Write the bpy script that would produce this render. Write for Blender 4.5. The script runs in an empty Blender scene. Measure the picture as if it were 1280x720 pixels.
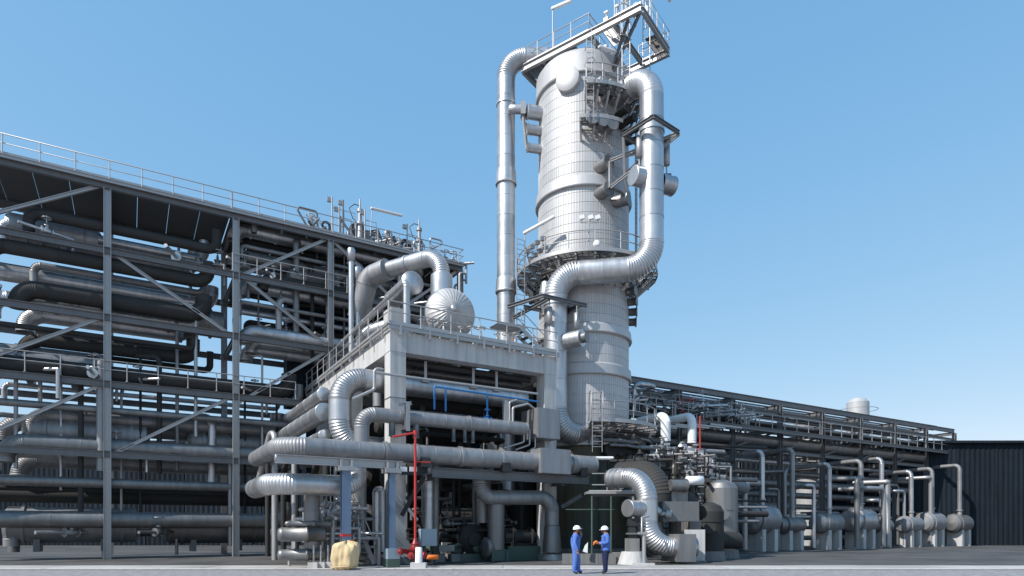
import bpy, bmesh, math, random
from mathutils import Vector, Matrix
random.seed(7)
PI = math.pi
SC = bpy.context.scene
COL = SC.collection
# ------------------------------------------------------------------ camera, sky, sun, exposure
F, HZ, EYE = 795.0, 662.0, 1.65          # focal length and horizon in photo pixels, eye height
cam_d = bpy.data.cameras.new('camera'); cam = bpy.data.objects.new('camera', cam_d); COL.objects.link(cam)
cam.location = (0, 0, EYE); cam.rotation_euler = (PI/2, 0, 0)
cam_d.sensor_width = 36; cam_d.lens = 36*F/1280; cam_d.shift_y = (HZ-360)/1280
cam_d.clip_start = .1; cam_d.clip_end = 3000
SC.camera = cam
SUN = Vector((-1.0, -0.74, 1.25)).normalized()
w = bpy.data.worlds.new('World'); SC.world = w; w.use_nodes = True
wn = w.node_tree.nodes; wn.clear()
sky = wn.new('ShaderNodeTexSky'); sky.sky_type = 'NISHITA'; sky.sun_disc = False
sky.sun_elevation = math.asin(SUN.z); sky.sun_rotation = math.atan2(SUN.x, SUN.y)
sky.altitude = 0; sky.air_density = 1.0; sky.dust_density = 0.0; sky.ozone_density = 3.0
bg = wn.new('ShaderNodeBackground'); bg.inputs[1].default_value = .15
wo = wn.new('ShaderNodeOutputWorld')
wl = w.node_tree.links                     # the deep clear blue of the print: one response curve per channel, alike over the whole sky
sp = wn.new('ShaderNodeSeparateColor'); cbn = wn.new('ShaderNodeCombineColor'); wl.new(sky.outputs[0], sp.inputs[0])
for ch, (g_, k_) in enumerate(((.72, 1.36), (.42, 2.26), (.25, 3.5))):
    pw = wn.new('ShaderNodeMath'); pw.operation = 'POWER'; pw.inputs[1].default_value = g_; wl.new(sp.outputs[ch], pw.inputs[0])
    ml = wn.new('ShaderNodeMath'); ml.operation = 'MULTIPLY'; ml.inputs[1].default_value = k_; wl.new(pw.outputs[0], ml.inputs[0]); wl.new(ml.outputs[0], cbn.inputs[ch])
w.node_tree.links.new(cbn.outputs[0], bg.inputs[0]); w.node_tree.links.new(bg.outputs[0], wo.inputs[0])
sd = bpy.data.lights.new('sun', 'SUN'); sd.energy = 5.0; sd.angle = math.radians(.5); sd.color = (1, .955, .9)
so = bpy.data.objects.new('sun', sd); COL.objects.link(so)
so.rotation_euler = (-SUN).to_track_quat('-Z', 'Y').to_euler()
vs = SC.view_settings; vs.view_transform = 'Standard'; vs.look = 'None'; vs.exposure = 0.15; vs.gamma = 1
# ------------------------------------------------------------------ frames
ANG = math.radians(31)
U = Vector((math.cos(ANG), math.sin(ANG), 0)); Vv = Vector((-math.sin(ANG), math.cos(ANG), 0)); ZZ = Vector((0, 0, 1))
C1 = Vector((-5.74, 30.0, 0))
def at(px, py, Y): return Vector(((px-640)*Y/F, Y, EYE+(HZ-py)*Y/F))
def G(a, b, z=0): return C1+U*a+Vv*b+ZZ*z
def zat(py, Y): return EYE+(HZ-py)*Y/F
def apx(px, b):                              # grid a of pixel column px on the plane b
    k = (px-640)/F; q = C1+Vv*b
    return (k*q.y-q.x)/(U.x-k*U.y)
def bpx(px, a):
    k = (px-640)/F; q = C1+U*a
    return (k*q.y-q.x)/(Vv.x-k*Vv.y)
def gb(px, py, b):                           # point seen at px,py lying on plane b
    p = G(apx(px, b), b); p.z = zat(py, p.y); return p
def ga(px, py, a):
    p = G(a, bpx(px, a)); p.z = zat(py, p.y); return p
ORD = ['first','second','third','fourth','fifth','sixth','seventh','eighth','ninth','tenth','eleventh','twelfth','thirteenth','fourteenth','fifteenth','sixteenth','seventeenth','eighteenth','nineteenth','twentieth']
# ------------------------------------------------------------------ materials
def material(name, col, rough=.5, metal=0., var=.10, nscale=3., namt=.12, bump=0., bscale=40., streak=0., col2=None, spec=.5):
    m = bpy.data.materials.new(name); m.use_nodes = True
    nt = m.node_tree; N = nt.nodes; L = nt.links
    b = N['Principled BSDF']; b.inputs['Metallic'].default_value = metal; b.inputs['Specular IOR Level'].default_value = spec
    tc = N.new('ShaderNodeTexCoord')
    no = N.new('ShaderNodeTexNoise'); no.inputs['Scale'].default_value = nscale; no.inputs['Detail'].default_value = 6; no.inputs['Roughness'].default_value = .62
    geo = N.new('ShaderNodeNewGeometry')
    L.new(geo.outputs['Position'], no.inputs['Vector'])
    oi = N.new('ShaderNodeObjectInfo')
    a = N.new('ShaderNodeMath'); a.operation = 'MULTIPLY_ADD'; a.inputs[1].default_value = namt*2; a.inputs[2].default_value = 1-namt
    L.new(no.outputs[0], a.inputs[0])
    r = N.new('ShaderNodeMath'); r.operation = 'MULTIPLY_ADD'; r.inputs[1].default_value = var; r.inputs[2].default_value = 1-var/2
    L.new(oi.outputs['Random'], r.inputs[0])
    mu = N.new('ShaderNodeMath'); mu.operation = 'MULTIPLY'; L.new(a.outputs[0], mu.inputs[0]); L.new(r.outputs[0], mu.inputs[1])
    last = mu
    if streak:                                # rain streaks running down
        mp = N.new('ShaderNodeMapping'); mp.inputs['Scale'].default_value = (2.6, 2.6, .16); L.new(geo.outputs['Position'], mp.inputs[0])
        n2 = N.new('ShaderNodeTexNoise'); n2.inputs['Scale'].default_value = 1.6; n2.inputs['Detail'].default_value = 4; L.new(mp.outputs[0], n2.inputs['Vector'])
        rp = N.new('ShaderNodeMapRange'); rp.inputs[1].default_value = .38; rp.inputs[2].default_value = .68; rp.inputs[3].default_value = 1.; rp.inputs[4].default_value = 1-streak
        L.new(n2.outputs[0], rp.inputs[0])
        m3 = N.new('ShaderNodeMath'); m3.operation = 'MULTIPLY'; L.new(mu.outputs[0], m3.inputs[0]); L.new(rp.outputs[0], m3.inputs[1]); last = m3
    vm = N.new('ShaderNodeVectorMath'); vm.operation = 'SCALE'
    if col2:
        mx = N.new('ShaderNodeMix'); mx.data_type = 'RGBA'; mx.inputs[6].default_value = (*col, 1); mx.inputs[7].default_value = (*col2, 1)
        n4 = N.new('ShaderNodeTexNoise'); n4.inputs['Scale'].default_value = nscale*.35; n4.inputs['Detail'].default_value = 5; L.new(geo.outputs['Position'], n4.inputs['Vector'])
        r4 = N.new('ShaderNodeMapRange'); r4.inputs[1].default_value = .42; r4.inputs[2].default_value = .62; L.new(n4.outputs[0], r4.inputs[0])
        L.new(r4.outputs[0], mx.inputs[0]); L.new(mx.outputs[2], vm.inputs[0])
    else: vm.inputs[0].default_value = col
    L.new(last.outputs[0], vm.inputs['Scale']); L.new(vm.outputs[0], b.inputs['Base Color'])
    rr = N.new('ShaderNodeMath'); rr.operation = 'MULTIPLY_ADD'; rr.inputs[1].default_value = .18; rr.inputs[2].default_value = rough-.09
    L.new(no.outputs[0], rr.inputs[0]); L.new(rr.outputs[0], b.inputs['Roughness'])
    if bump:
        nb = N.new('ShaderNodeTexNoise'); nb.inputs['Scale'].default_value = bscale; nb.inputs['Detail'].default_value = 4; L.new(geo.outputs['Position'], nb.inputs['Vector'])
        bp = N.new('ShaderNodeBump'); bp.inputs['Strength'].default_value = bump; bp.inputs['Distance'].default_value = .03
        L.new(nb.outputs[0], bp.inputs['Height']); L.new(bp.outputs[0], b.inputs['Normal'])
    return m
M = {}
M['clad'] = material('aluminium_cladding', (.53, .53, .538), .41, .84, .30, 1.6, .12, .22, 1.7, .2)
M['tower'] = material('tower_cladding', (.49, .486, .485), .58, .4, .13, 1.1, .09, .05, 3., .08)
M['clad_dull'] = material('weathered_shaded_cladding', (.24, .235, .232), .5, .7, .16, 1.8, .14, .10, 2.2, .2)  # weathered tone, darkened further to stand in for shade
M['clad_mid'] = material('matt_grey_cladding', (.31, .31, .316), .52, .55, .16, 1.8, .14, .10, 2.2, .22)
M['clad_dark'] = material('shade_dark_cladding', (.04, .039, .038), .65, .0, .2, 1.8, .15, .08, 3., spec=.2)  # darkened copy of the cladding, shade put into the colour
M['galv'] = material('galvanised_steel', (.40, .39, .385), .5, .6, .16, 6., .16)
M['steel'] = material('grey_painted_steel', (.15, .151, .155), .5, .15, .16, 4., .14, .05, 20., .12)
M['dsteel'] = material('dark_painted_steel', (.03, .03, .031), .5, .2, .3, 4., .2)
M['grate'] = material('steel_grating', (.09, .09, .09), .6, .3, .1, 8., .15)
M['white'] = material('white_paint', (.78, .78, .77), .4, 0, .05, 4., .06)
M['conc'] = material('concrete', (.50, .493, .482), .85, 0, .08, 1.2, .14, .25, 26., .22)
M['conc_d'] = material('stained_concrete', (.21, .205, .2), .85, 0, .10, 1.4, .2, .3, 26., .3)
M['green'] = material('green_fireproofing', (.075, .085, .065), .7, 0, .06, 1.2, .35, .2, 20., .35, (.10, .085, .05))
M['blue'] = material('pale_blue_paint', (.14, .20, .29), .45, 0, .05, 2., .1, 0, 1, .15)
M['bluepipe'] = material('blue_pipe_paint', (.02, .16, .42), .4, 0, .05, 2., .1)
M['red'] = material('red_paint', (.45, .035, .03), .4, 0, .05, 5., .12)
M['darkred'] = material('dark_red_enamel', (.26, .02, .02), .4, 0, .05, 5., .2)
M['orange'] = material('orange_paint', (.75, .18, .02), .45, 0, .05, 5., .1)
M['tan'] = material('tan_canvas', (.64, .48, .27), .85, 0, .05, 4., .16, .4, 14.)
M['greenp'] = material('green_machine_paint', (.06, .10, .085), .5, 0, .1, 3., .15)
M['bluegrey'] = material('blue_grey_enamel', (.26, .33, .38), .45, 0, .05, 2., .08)
M['rust'] = material('rust_red_primer', (.30, .12, .08), .7, 0, .1, 5., .2)
M['black'] = material('black_rubber', (.02, .02, .022), .6, 0, .1, 5., .1)
M['coverall'] = material('blue_coverall_cloth', (.085, .17, .47), .85, 0, .03, 5., .15, .5, 12.)
M['jacket'] = material('blue_jacket_cloth', (.07, .15, .44), .85, 0, .03, 5., .15, .5, 12.)
M['navy'] = material('navy_trouser_cloth', (.004, .012, .05), .85, 0, .03, 5., .15, .5, 12.)
M['skin'] = material('skin', (.34, .17, .11), .55, 0, .02, 8., .08)
M['hair'] = material('dark_hair', (.02, .015, .012), .6, 0, .02, 20., .2)
M['leather'] = material('boot_leather', (.05, .045, .04), .6, 0, .05, 8., .2)
M['gravel'] = material('asphalt_gravel', (.21, .205, .212), .9, 0, 0, 9., .45, .7, 22., 0, (.29, .283, .288))
M['pave'] = material('concrete_paving', (.40, .385, .365), .9, 0, .22, .9, .18, .2, 30., 0, (.30, .29, .28))
M['floor'] = material('shade_dark_floor', (.085, .082, .08), .8, 0, 0, .8, .3, .2, 20., 0, (.05, .048, .047))  # near-black tone puts the shade under the plant into the floor
M['bldg'] = material('dark_backing_sheet', (.018, .025, .034), .8, .0, .3, 1., .25, 0, 1, .3, spec=.1)  # dark tone for the added backings that stand in for deep shade
# ------------------------------------------------------------------ mesh builder
ORI = {}
def grating(b, c, ax, ay, hx, hy, sp=.085):
    n = max(3, round(2*hy/sp))
    for i in range(n+1): b.box(c+ay*(-hy+2*hy*i/n), ax, ay, ZZ, hx, .012, .025)
    m = max(2, round(2*hx/.3))
    for i in range(m+1): b.box(c+ax*(-hx+2*hx*i/m)+ZZ*.004, ax, ay, ZZ, .014, hy, .016)
    return b
class MB:
    def __init__(s): s.v = []; s.f = []; s.sm = []
    def add(s, vs, fs, sm=False):
        o = len(s.v); s.v += [Vector(v) for v in vs]
        for f in fs: s.f.append(tuple(i+o for i in f)); s.sm.append(sm)
        return s
    def box(s, c, ax, ay, az, hx, hy, hz):   # centre, axes, half sizes
        c = Vector(c); vs = []
        for z in (-1, 1):
            for x, y in ((-1, -1), (1, -1), (1, 1), (-1, 1)): vs.append(c+ax*hx*x+ay*hy*y+az*hz*z)
        return s.add(vs, [(3,2,1,0),(4,5,6,7),(0,1,5,4),(1,2,6,5),(2,3,7,6),(3,0,4,7)])
    def gbox(s, a0, a1, b0, b1, z0, z1): return s.box(G((a0+a1)/2, (b0+b1)/2, (z0+z1)/2), U, Vv, ZZ, abs(a1-a0)/2, abs(b1-b0)/2, abs(z1-z0)/2)
    def wbox(s, x0, x1, y0, y1, z0, z1): return s.box(((x0+x1)/2, (y0+y1)/2, (z0+z1)/2), Vector((1,0,0)), Vector((0,1,0)), ZZ, abs(x1-x0)/2, abs(y1-y0)/2, abs(z1-z0)/2)
    def bar(s, p0, p1, w, h, up=ZZ):         # rectangular bar
        p0 = Vector(p0); p1 = Vector(p1); d = (p1-p0); L = d.length; d.normalize()
        if abs(d.dot(up)) > .98: up = U
        x = d.cross(up).normalized(); y = x.cross(d)
        return s.box((p0+p1)/2, d, x, y, L/2, w/2, h/2)
    def ibeam(s, p0, p1, h, w, up=ZZ, t=.025, tf=.03):
        p0 = Vector(p0); p1 = Vector(p1); d = (p1-p0).normalized()
        if abs(d.dot(up)) > .98: up = U
        x = d.cross(up).normalized(); y = x.cross(d)
        a, b = w/2, h/2
        pr = [(-a,-b),(a,-b),(a,-b+tf),(t/2,-b+tf),(t/2,b-tf),(a,b-tf),(a,b),(-a,b),(-a,b-tf),(-t/2,b-tf),(-t/2,-b+tf),(-a,-b+tf)]
        n = 12; vs = [p+x*q[0]+y*q[1] for p in (p0, p1) for q in pr]
        fs = [(i, (i+1)%n, n+(i+1)%n, n+i) for i in range(n)]
        for k in (0, n): fs += [(k+0,k+1,k+2,k+11),(k+3,k+4,k+9,k+10),(k+5,k+6,k+7,k+8)]
        return s.add(vs, fs)
    def rings(s, rs, caps=(False, False), sm=True, closed=False):   # list of rings of points
        n = len(rs[0]); vs = [p for r in rs for p in r]; fs = []
        m = len(rs)
        for k in range(m if closed else m-1):
            for i in range(n):
                j = (i+1) % n; k2 = (k+1) % m
                fs.append((k*n+i, k*n+j, k2*n+j, k2*n+i))
        s.add(vs, fs, sm)
        if caps[0]: s.add(rs[0], [tuple(range(n-1, -1, -1))])
        if caps[1]: s.add(rs[-1], [tuple(range(n))])
        return s
    def lathe(s, p, d, prof, n=24, caps=(True, True), sm=True, ref=None):      # prof: (dist along d, radius)
        p = Vector(p); d = Vector(d).normalized()
        x = d.cross(ref or (ZZ if abs(d.z) < .95 else Vector((1,0,0)))).normalized(); y = d.cross(x)
        rs = []
        for t, r in prof: rs.append([p+d*t+(x*math.cos(2*PI*i/n)+y*math.sin(2*PI*i/n))*r for i in range(n)])
        for k in range(len(rs)-1):              # sharp steps: duplicate rings
            if sm == 'seg': s.rings([rs[k], rs[k+1]], sm=True)
        if sm != 'seg': s.rings(rs, sm=sm)
        if caps[0]: s.add(rs[0], [tuple(range(n-1, -1, -1))])
        if caps[1]: s.add(rs[-1], [tuple(range(n))])
        return s
    def cyl(s, p0, p1, r, n=16, r1=None, caps=(True, True)):
        p0 = Vector(p0); p1 = Vector(p1); d = p1-p0
        return s.lathe(p0, d, [(0, r), (d.length, r if r1 is None else r1)], n, caps)
    def tube(s, pts, r, n=8, caps=True, closed=False):
        pts = [Vector(p) for p in pts]; m = len(pts); rs = []; x = None
        for i, p in enumerate(pts):
            if closed: d = (pts[(i+1) % m]-pts[i-1])
            elif i == 0: d = pts[1]-p
            elif i == m-1: d = p-pts[i-1]
            else: d = (pts[i+1]-p).normalized()+(p-pts[i-1]).normalized()
            d.normalize()
            if x is None:
                x = d.cross(ZZ if abs(d.z) < .9 else Vector((1,0,0))).normalized()
            else: x = (x-d*x.dot(d)).normalized()
            y = d.cross(x)
            rr = r[i] if isinstance(r, (list, tuple)) else r
            rs.append([p+(x*math.cos(2*PI*k/n)+y*math.sin(2*PI*k/n))*rr for k in range(n)])
        return s.rings(rs, (caps and not closed, caps and not closed), closed=closed)
    def mesh(s, name, mat, org):
        me = bpy.data.meshes.new(name)
        me.from_pydata([v-org for v in s.v], [], s.f)
        me.polygons.foreach_set('use_smooth', s.sm); me.materials.append(M[mat] if isinstance(mat, str) else mat)
        me.update(); return me
    def base(s):
        xs = [v.x for v in s.v]; ys = [v.y for v in s.v]
        return Vector(((min(xs)+max(xs))/2, (min(ys)+max(ys))/2, min(v.z for v in s.v)))
    def build(s, name, mat, parent=None):
        org = ORI[parent.name] if parent else s.base()
        o = bpy.data.objects.new(name, s.mesh(name, mat, org)); COL.objects.link(o)
        if parent: o.parent = parent
        else: o.location = org
        ORI[o.name] = org; return o
    def solo(s, name, mat, label, cat, group=None): return tag(s.build(name, mat), label, cat, group)
    def struct(s, name, mat):
        o = s.build(name, mat); o['kind'] = 'structure'; return o
def tag(o, label, cat, group=None):
    o['label'] = label; o['category'] = cat
    if group: o['group'] = group
    return o
def thing(name, label, cat, loc, group=None):
    o = bpy.data.objects.new(name, None); COL.objects.link(o); o.empty_display_size = .3
    o.location = Vector(loc); ORI[o.name] = Vector(loc); return tag(o, label, cat, group)
def inst(name, me, parent, loc, rz=0):
    o = bpy.data.objects.new(name, me); COL.objects.link(o); o.parent = parent
    o.location = Vector(loc)-ORI[parent.name]; o.rotation_euler = (0, 0, rz); ORI[o.name] = Vector(loc); return o
O0 = Vector((0, 0, 0))
# ------------------------------------------------------------------ pipes
def fillet(pts, R):
    """list of ('s',p0,p1) and ('e',p_start,centre,axis,angle)"""
    pts = [Vector(p) for p in pts]; out = []; cur = pts[0]
    for i in range(1, len(pts)-1):
        a = (pts[i]-pts[i-1]).normalized(); b = (pts[i+1]-pts[i]).normalized()
        th = a.angle(b)
        if th < .02: continue
        la = (pts[i]-cur).length; lb = (pts[i+1]-pts[i]).length*(.5 if i < len(pts)-2 else 1)
        t = min(R*math.tan(th/2), la*.98, lb*.98); Rr = t/math.tan(th/2)
        s0 = pts[i]-a*t
        if (s0-cur).length > .01: out.append(('s', cur.copy(), s0))
        ax = a.cross(b).normalized(); cen = s0+ax.cross(a)*Rr
        out.append(('e', s0, cen, ax, th)); cur = pts[i]+b*t
    if (pts[-1]-cur).length > .01: out.append(('s', cur, pts[-1]))
    return out
def circ(c, d, ref, r, n): x = ref; y = d.cross(x); return [c+(x*math.cos(2*PI*i/n)+y*math.sin(2*PI*i/n))*r for i in range(n)]
def pipe(name, label, pts, r, mat='clad', R=None, n=28, sec=1.15, cat='pipe', group=None, caps=(False, False), bands=(), gore=.09, bead=None, th=None, flanges=()):
    """insulated pipe: sheet sections with lapped seams, gored elbows, bands"""
    R = R or r*2.4; bead = bead if bead is not None else max(.008, r*.022)
    if th is None:
        lo = min(pts, key=lambda p: p[2]); th = thing(name, label, cat, lo, group)
    fl = fillet(pts, R); ns = len(fl)
    for k, sg in enumerate(fl):
        if sg[0] == 's':
            p0, p1 = sg[1], sg[2]; d = p1-p0; L = d.length; d.normalize(); m = max(1, round(L/sec)); l = L/m
            for i in range(m):
                b = MB(); first = caps[0] and k == 0 and i == 0; last = caps[1] and k == ns-1 and i == m-1
                b.lathe(p0+d*l*i, d, [(0, r), (l-.05, r+bead*.15), (l-.045, r+bead), (l, r+bead)], n, (first, last), sm='seg')
                b.build('pipe_section', mat, th)
                if last or first:
                    e = p1 if last else p0; dd = d if last else -d
                    MB().lathe(e-dd*.03, dd, [(0, r*1.03), (.06, r*1.03), (.075, r*.98), (.075+r*.06, r*.05)], n, (False, True)).build('end_cap', mat, th)
        else:
            _, s0, cen, ax, ang = sg
            arm = s0-cen; Rr = arm.length; m = max(3, round(ang*Rr/gore)); m = min(m, 16); da = ang/m; rs = []
            for i in range(m):
                for f, q in ((0, bead*.7), (.13, bead*.7), (.2, 0), (1, 0)):
                    M4 = Matrix.Rotation(da*(i+f), 3, ax); c = cen+M4@arm; out = (c-cen).normalized(); tan = ax.cross(out)
                    rs.append(circ(c, tan, out, r+q, n))
            MB().rings(rs).build('elbow', mat, th)
    for (p, d) in bands:
        d = Vector(d).normalized(); w_ = max(.10, r*.3)
        MB().lathe(Vector(p)-d*w_/2, d, [(0, r), (0, r+.05), (w_, r+.05), (w_, r)], n, (False, False), sm='seg').build('band', mat, th)
    for (p, d) in flanges: flange(th, p, d, r*1.35)
    return th
def flange(th, p, d, r, t=.06, mat='galv'):
    d = Vector(d).normalized(); p = Vector(p); b = MB()
    for s in (-1, 1): b.lathe(p+d*(s*t*.62-t/2), d, [(0, r), (t, r)], 20, (True, True), sm='seg')
    o = b.build('flange', mat, th)
    x = d.cross(ZZ if abs(d.z) < .9 else U).normalized(); y = d.cross(x); c = MB()
    for k in range(8):
        q = p+(x*math.cos(k*PI/4)+y*math.sin(k*PI/4))*r*.86; c.cyl(q-d*t*1.6, q+d*t*1.6, .018, 6)
    c.build('bolt_ring', 'dsteel', o); return o
def small_pipe(name, label, pts, r, mat='galv', R=None, n=10, cat='pipe', group=None):
    R = R or r*2.5; path = []
    for sg in fillet(pts, R):
        if sg[0] == 's': path += [sg[1], sg[2]]
        else:
            _, s0, cen, ax, ang = sg
            path += [cen+Matrix.Rotation(ang*i/6, 3, ax)@(s0-cen) for i in range(7)]
    q = [path[0]]
    for p in path[1:]:
        if (p-q[-1]).length > .004: q.append(p)
    return MB().tube(q, r, n).solo(name, mat, label, cat, group)
# ------------------------------------------------------------------ rails, ladders, lamps, valves
POSTM = {}
def post_mesh(h, r=.032, mat='galv'):
    k = (h, r, mat)
    if k not in POSTM:
        b = MB().tube([(0,0,0), (0,0,h)], r, 8); b.box((0,0,.01), Vector((1,0,0)), Vector((0,1,0)), ZZ, .06, .06, .01)
        POSTM[k] = b.mesh('post', mat, O0)
    return POSTM[k]
def rails(th, pts, h=1.08, step=1.4, closed=False, toe=True, mat='galv', r=.031):
    pts = [Vector(p) for p in pts]; seg = list(zip(pts, pts[1:]+pts[:1])) if closed else list(zip(pts, pts[1:]))
    tot = sum((b-a).length for a, b in seg); m = max(1, round(tot/step)); locs = []
    for k in range(m+(0 if closed else 1)):
        d = tot*k/m
        for a, b in seg:
            L = (b-a).length
            if d <= L+1e-6: locs.append(a+(b-a)*(d/L)); break
            d -= L
    me = post_mesh(h, r, mat)
    for p in locs: inst('rail_post', me, th, p)
    MB().tube([p+ZZ*h for p in pts], r, 8, closed=closed).build('top_rail', mat, th)
    MB().tube([p+ZZ*h*.55 for p in pts], r*.8, 8, closed=closed).build('mid_rail', mat, th)
    if toe:
        b = MB()
        for a, c in seg: b.bar(a+ZZ*.08, c+ZZ*.08, .012, .16)
        b.build('toe_plate', mat, th)
def railing(name, label, pts, **k):
    th = thing(name, label, 'railing', pts[0]); rails(th, pts, **k); return th
def ladder(label, p, side, z1, w=.5, cage=False, out=None, hoop=True, mat='galv', group=None):
    p = Vector(p); side = Vector(side).normalized(); th = thing('ladder', label, 'ladder', p, group); H = z1-p.z
    for s in (-1, 1):
        q = p+side*s*w/2
        MB().bar(q, q+ZZ*H, .07, .03, side).build('stile', mat, th)
    me = MB().tube([-side*w/2, side*w/2], .018, 6).mesh('rung', mat, O0)
    k = .3
    while k < H: inst('rung', me, th, p+ZZ*k); k += .3
    if out is not None:
        out = Vector(out).normalized()
        if cage:
            k = 2.2
            while k < H:
                MB().tube([p+ZZ*k+side*math.cos(a)*w*.7+out*math.sin(a)*.75 for a in [PI*i/8 for i in range(9)]], .02, 6).build('cage_hoop', mat, th); k += .9
            for a in (PI*.2, PI*.5, PI*.8):
                q = p+side*math.cos(a)*w*.7+out*math.sin(a)*.75
                MB().tube([q+ZZ*2.2, q+ZZ*H], .014, 6).build('cage_bar', mat, th)
    return th
def lamp(label, base, top, tip, group='tube lamps on bent poles'):
    """white tube lamp on a bent pole"""
    base = Vector(base); top = Vector(top); tip = Vector(tip); th = thing('tube_lamp', label, 'lamp', base, group)
    MB().tube([base, top], .03, 8).build('pole', 'galv', th)
    d = (tip-top); L = d.length; d.normalize(); b = MB(); x = d.cross(ZZ).normalized(); y = x.cross(d)
    pr = [(-.11,.03),(-.09,.10),(.09,.10),(.11,.03),(.09,-.03),(-.09,-.03)]
    b.rings([[top+d*t+x*q[0]*s+y*q[1]*s for q in pr] for t, s in ((-.1,.6),(-.04,1),(L,1),(L+.06,.6))], (True, True), sm=False)
    h = b.build('lamp_housing', 'white', th)
    MB().tube([top+d*.1-y*.05, tip-d*.1-y*.05], .035, 8).build('tube_cover', 'white', h); return th
VALVE = {}
def valve(label, p, s=1., ax=0, wheel='dsteel', mat='galv', group=None, cat='valve'):
    """upright gate valve: body, two flanges, bonnet, stem, handwheel"""
    key = (round(s, 2), wheel, mat)
    if key not in VALVE:
        b = MB(); b.lathe((-.18*s,0,0), (1,0,0), [(0,.07*s),(.08*s,.12*s),(.28*s,.12*s),(.36*s,.07*s)], 12)
        b.tube([(-1.05*s,0,0),(-.15*s,0,0)], .06*s, 10); b.tube([(.15*s,0,0),(1.05*s,0,0)], .06*s, 10); b.tube([(1.03*s,0,.02),(1.03*s,0,-.9*s)], .06*s, 10)
        body = b.mesh('body', mat, O0)
        f = MB().lathe((-.02*s,0,0), (1,0,0), [(0,.16*s),(.04*s,.16*s)], 14).mesh('flange', mat, O0)
        bn = MB().lathe((0,0,.08*s), (0,0,1), [(0,.10*s),(.12*s,.08*s),(.12*s,.12*s),(.16*s,.12*s),(.18*s,.05*s),(.34*s,.035*s)], 12).mesh('bonnet', mat, O0)
        st = MB().tube([(0,0,.4*s),(0,0,.68*s)], .016*s, 6).mesh('stem', mat, O0)
        hw = MB(); hw.tube([(math.cos(a)*.18*s, math.sin(a)*.18*s, .56*s) for a in [2*PI*i/14 for i in range(14)]], .02*s, 6, closed=True)
        for i in range(3): hw.tube([(0,0,.56*s), (math.cos(i*2.094)*.18*s, math.sin(i*2.094)*.18*s, .56*s)], .012*s, 5)
        VALVE[key] = (body, f, bn, st, hw.mesh('handwheel', wheel, O0))
    body, f, bn, st, hw = VALVE[key]
    th = thing('valve', label, cat, p, group); R = Matrix.Rotation(ax, 3, 'Z')
    inst('body', body, th, p, ax)
    for q in (-.2, .2): inst('flange', f, th, Vector(p)+R@Vector((q*s,0,0)), ax)
    inst('bonnet', bn, th, p, ax); inst('stem', st, th, p, ax); inst('handwheel', hw, th, p, ax)
    return th
def part(th, name, mat, fn): b = MB(); fn(b); return b.build(name, mat, th)
def ipost(th, a, b, z0, z1, h=.32, w=.32, mat='steel', name='column'):
    return MB().ibeam(G(a, b, z0), G(a, b, z1), h, w, up=Vv).build(name, mat, th)
def panelled_box(name, label, cat, a0, a1, b0, b1, z0, z1, mat='clad_dull', nu=1, nz=1, bolts=True, group=None):
    """sheet box in the plant grid with folded panels and screw heads"""
    th = thing(name, label, cat, G((a0+a1)/2, (b0+b1)/2, z0), group)
    MB().gbox(a0, a1, b0, b1, z0, z1).build('casing', mat, th); e = .012
    for i in range(nu):
        for j in range(nz):
            p0 = a0+(a1-a0)*i/nu; p1 = a0+(a1-a0)*(i+1)/nu; q0 = z0+(z1-z0)*j/nz; q1 = z0+(z1-z0)*(j+1)/nz
            pn = MB().gbox(p0+.03, p1-.03, b0-e, b0-.0005, q0+.03, q1-.03).build('panel', mat, th)
            if bolts:
                s = MB()
                for x in (p0+.09, p1-.09):
                    for z in (q0+.09, q1-.09): s.lathe(G(x, b0-e, z), -Vv, [(0,.022),(.015,.018)], 8)
                s.build('screw_heads', 'galv', pn)
    MB().gbox(a0-e, a0-.0005, b0+.03, b1-.03, z0+.03, z1-.03).build('panel', mat, th)
    return th
# ================================================================== THE SETTING
g = MB(); g.add([(-900,-200,0),(900,-200,0),(900,1500,0),(-900,1500,0)], [(0,1,2,3)]); g.struct('ground', 'gravel')
g = MB(); g.wbox(-60, 90, 26.3, 28.9, -.06, .004); pvg = g.struct('paving', 'conc_d')
for k in range(46):                        # slabs, each a hair out of level
    x0 = -58+k*3.2; dz = random.uniform(-.004, .006); MB().wbox(x0+.012, x0+3.19, 26.31, 28.89, .005, .026+dz).build('paving_slab', 'pave', pvg)
g = MB(); g.wbox(-70, 110, 28.92, 90, -.05, .010); g.struct('plant_floor', 'floor')  # dark sheet, shade beneath the plant painted in
g = MB(); g.wbox(-44, 72, 26.0, 26.26, -.06, .02); kb_ = g.struct('kerb', 'conc_d')
for k in range(-18, 30): MB().wbox(k*2.4+.015, k*2.4+2.385, 25.95, 26.29, .021, .055+random.uniform(-.006,.006)).build('kerb_stone', 'conc', kb_)
# ================================================================== TOWER
TX, TY, TR = 4.59, 41.0, 2.90
def tp(th, R, z): a = math.radians(th); return Vector((TX+R*math.sin(a), TY-R*math.cos(a), z))
tower = thing('distillation_column', 'tall round column clad in ribbed aluminium sheet with thick belts', 'column', (TX, TY, 0))
NR = 108; RH = .605
b = MB(); rs = []
for z, dr in ((0, 0), (RH-.024, .004), (RH-.02, -.018), (RH, -.018)):
    ring = []
    for i in range(NR):
        for f, q in ((0, .012), (.74, .012), (.80, -.006), (.93, -.006)):
            a = 2*PI*(i+f)/NR; r = TR-.02+q+dr; ring.append(Vector((math.cos(a)*r, math.sin(a)*r, z)))
    rs.append(ring)
b.rings(rs, sm=False); ringm = b.mesh('cladding_ring', 'tower', O0)
z = 6.8; k = 0
while z < 29.0:
    inst('cladding_ring', ringm, tower, (TX, TY, z), 0); z += RH; k += 1
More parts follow.
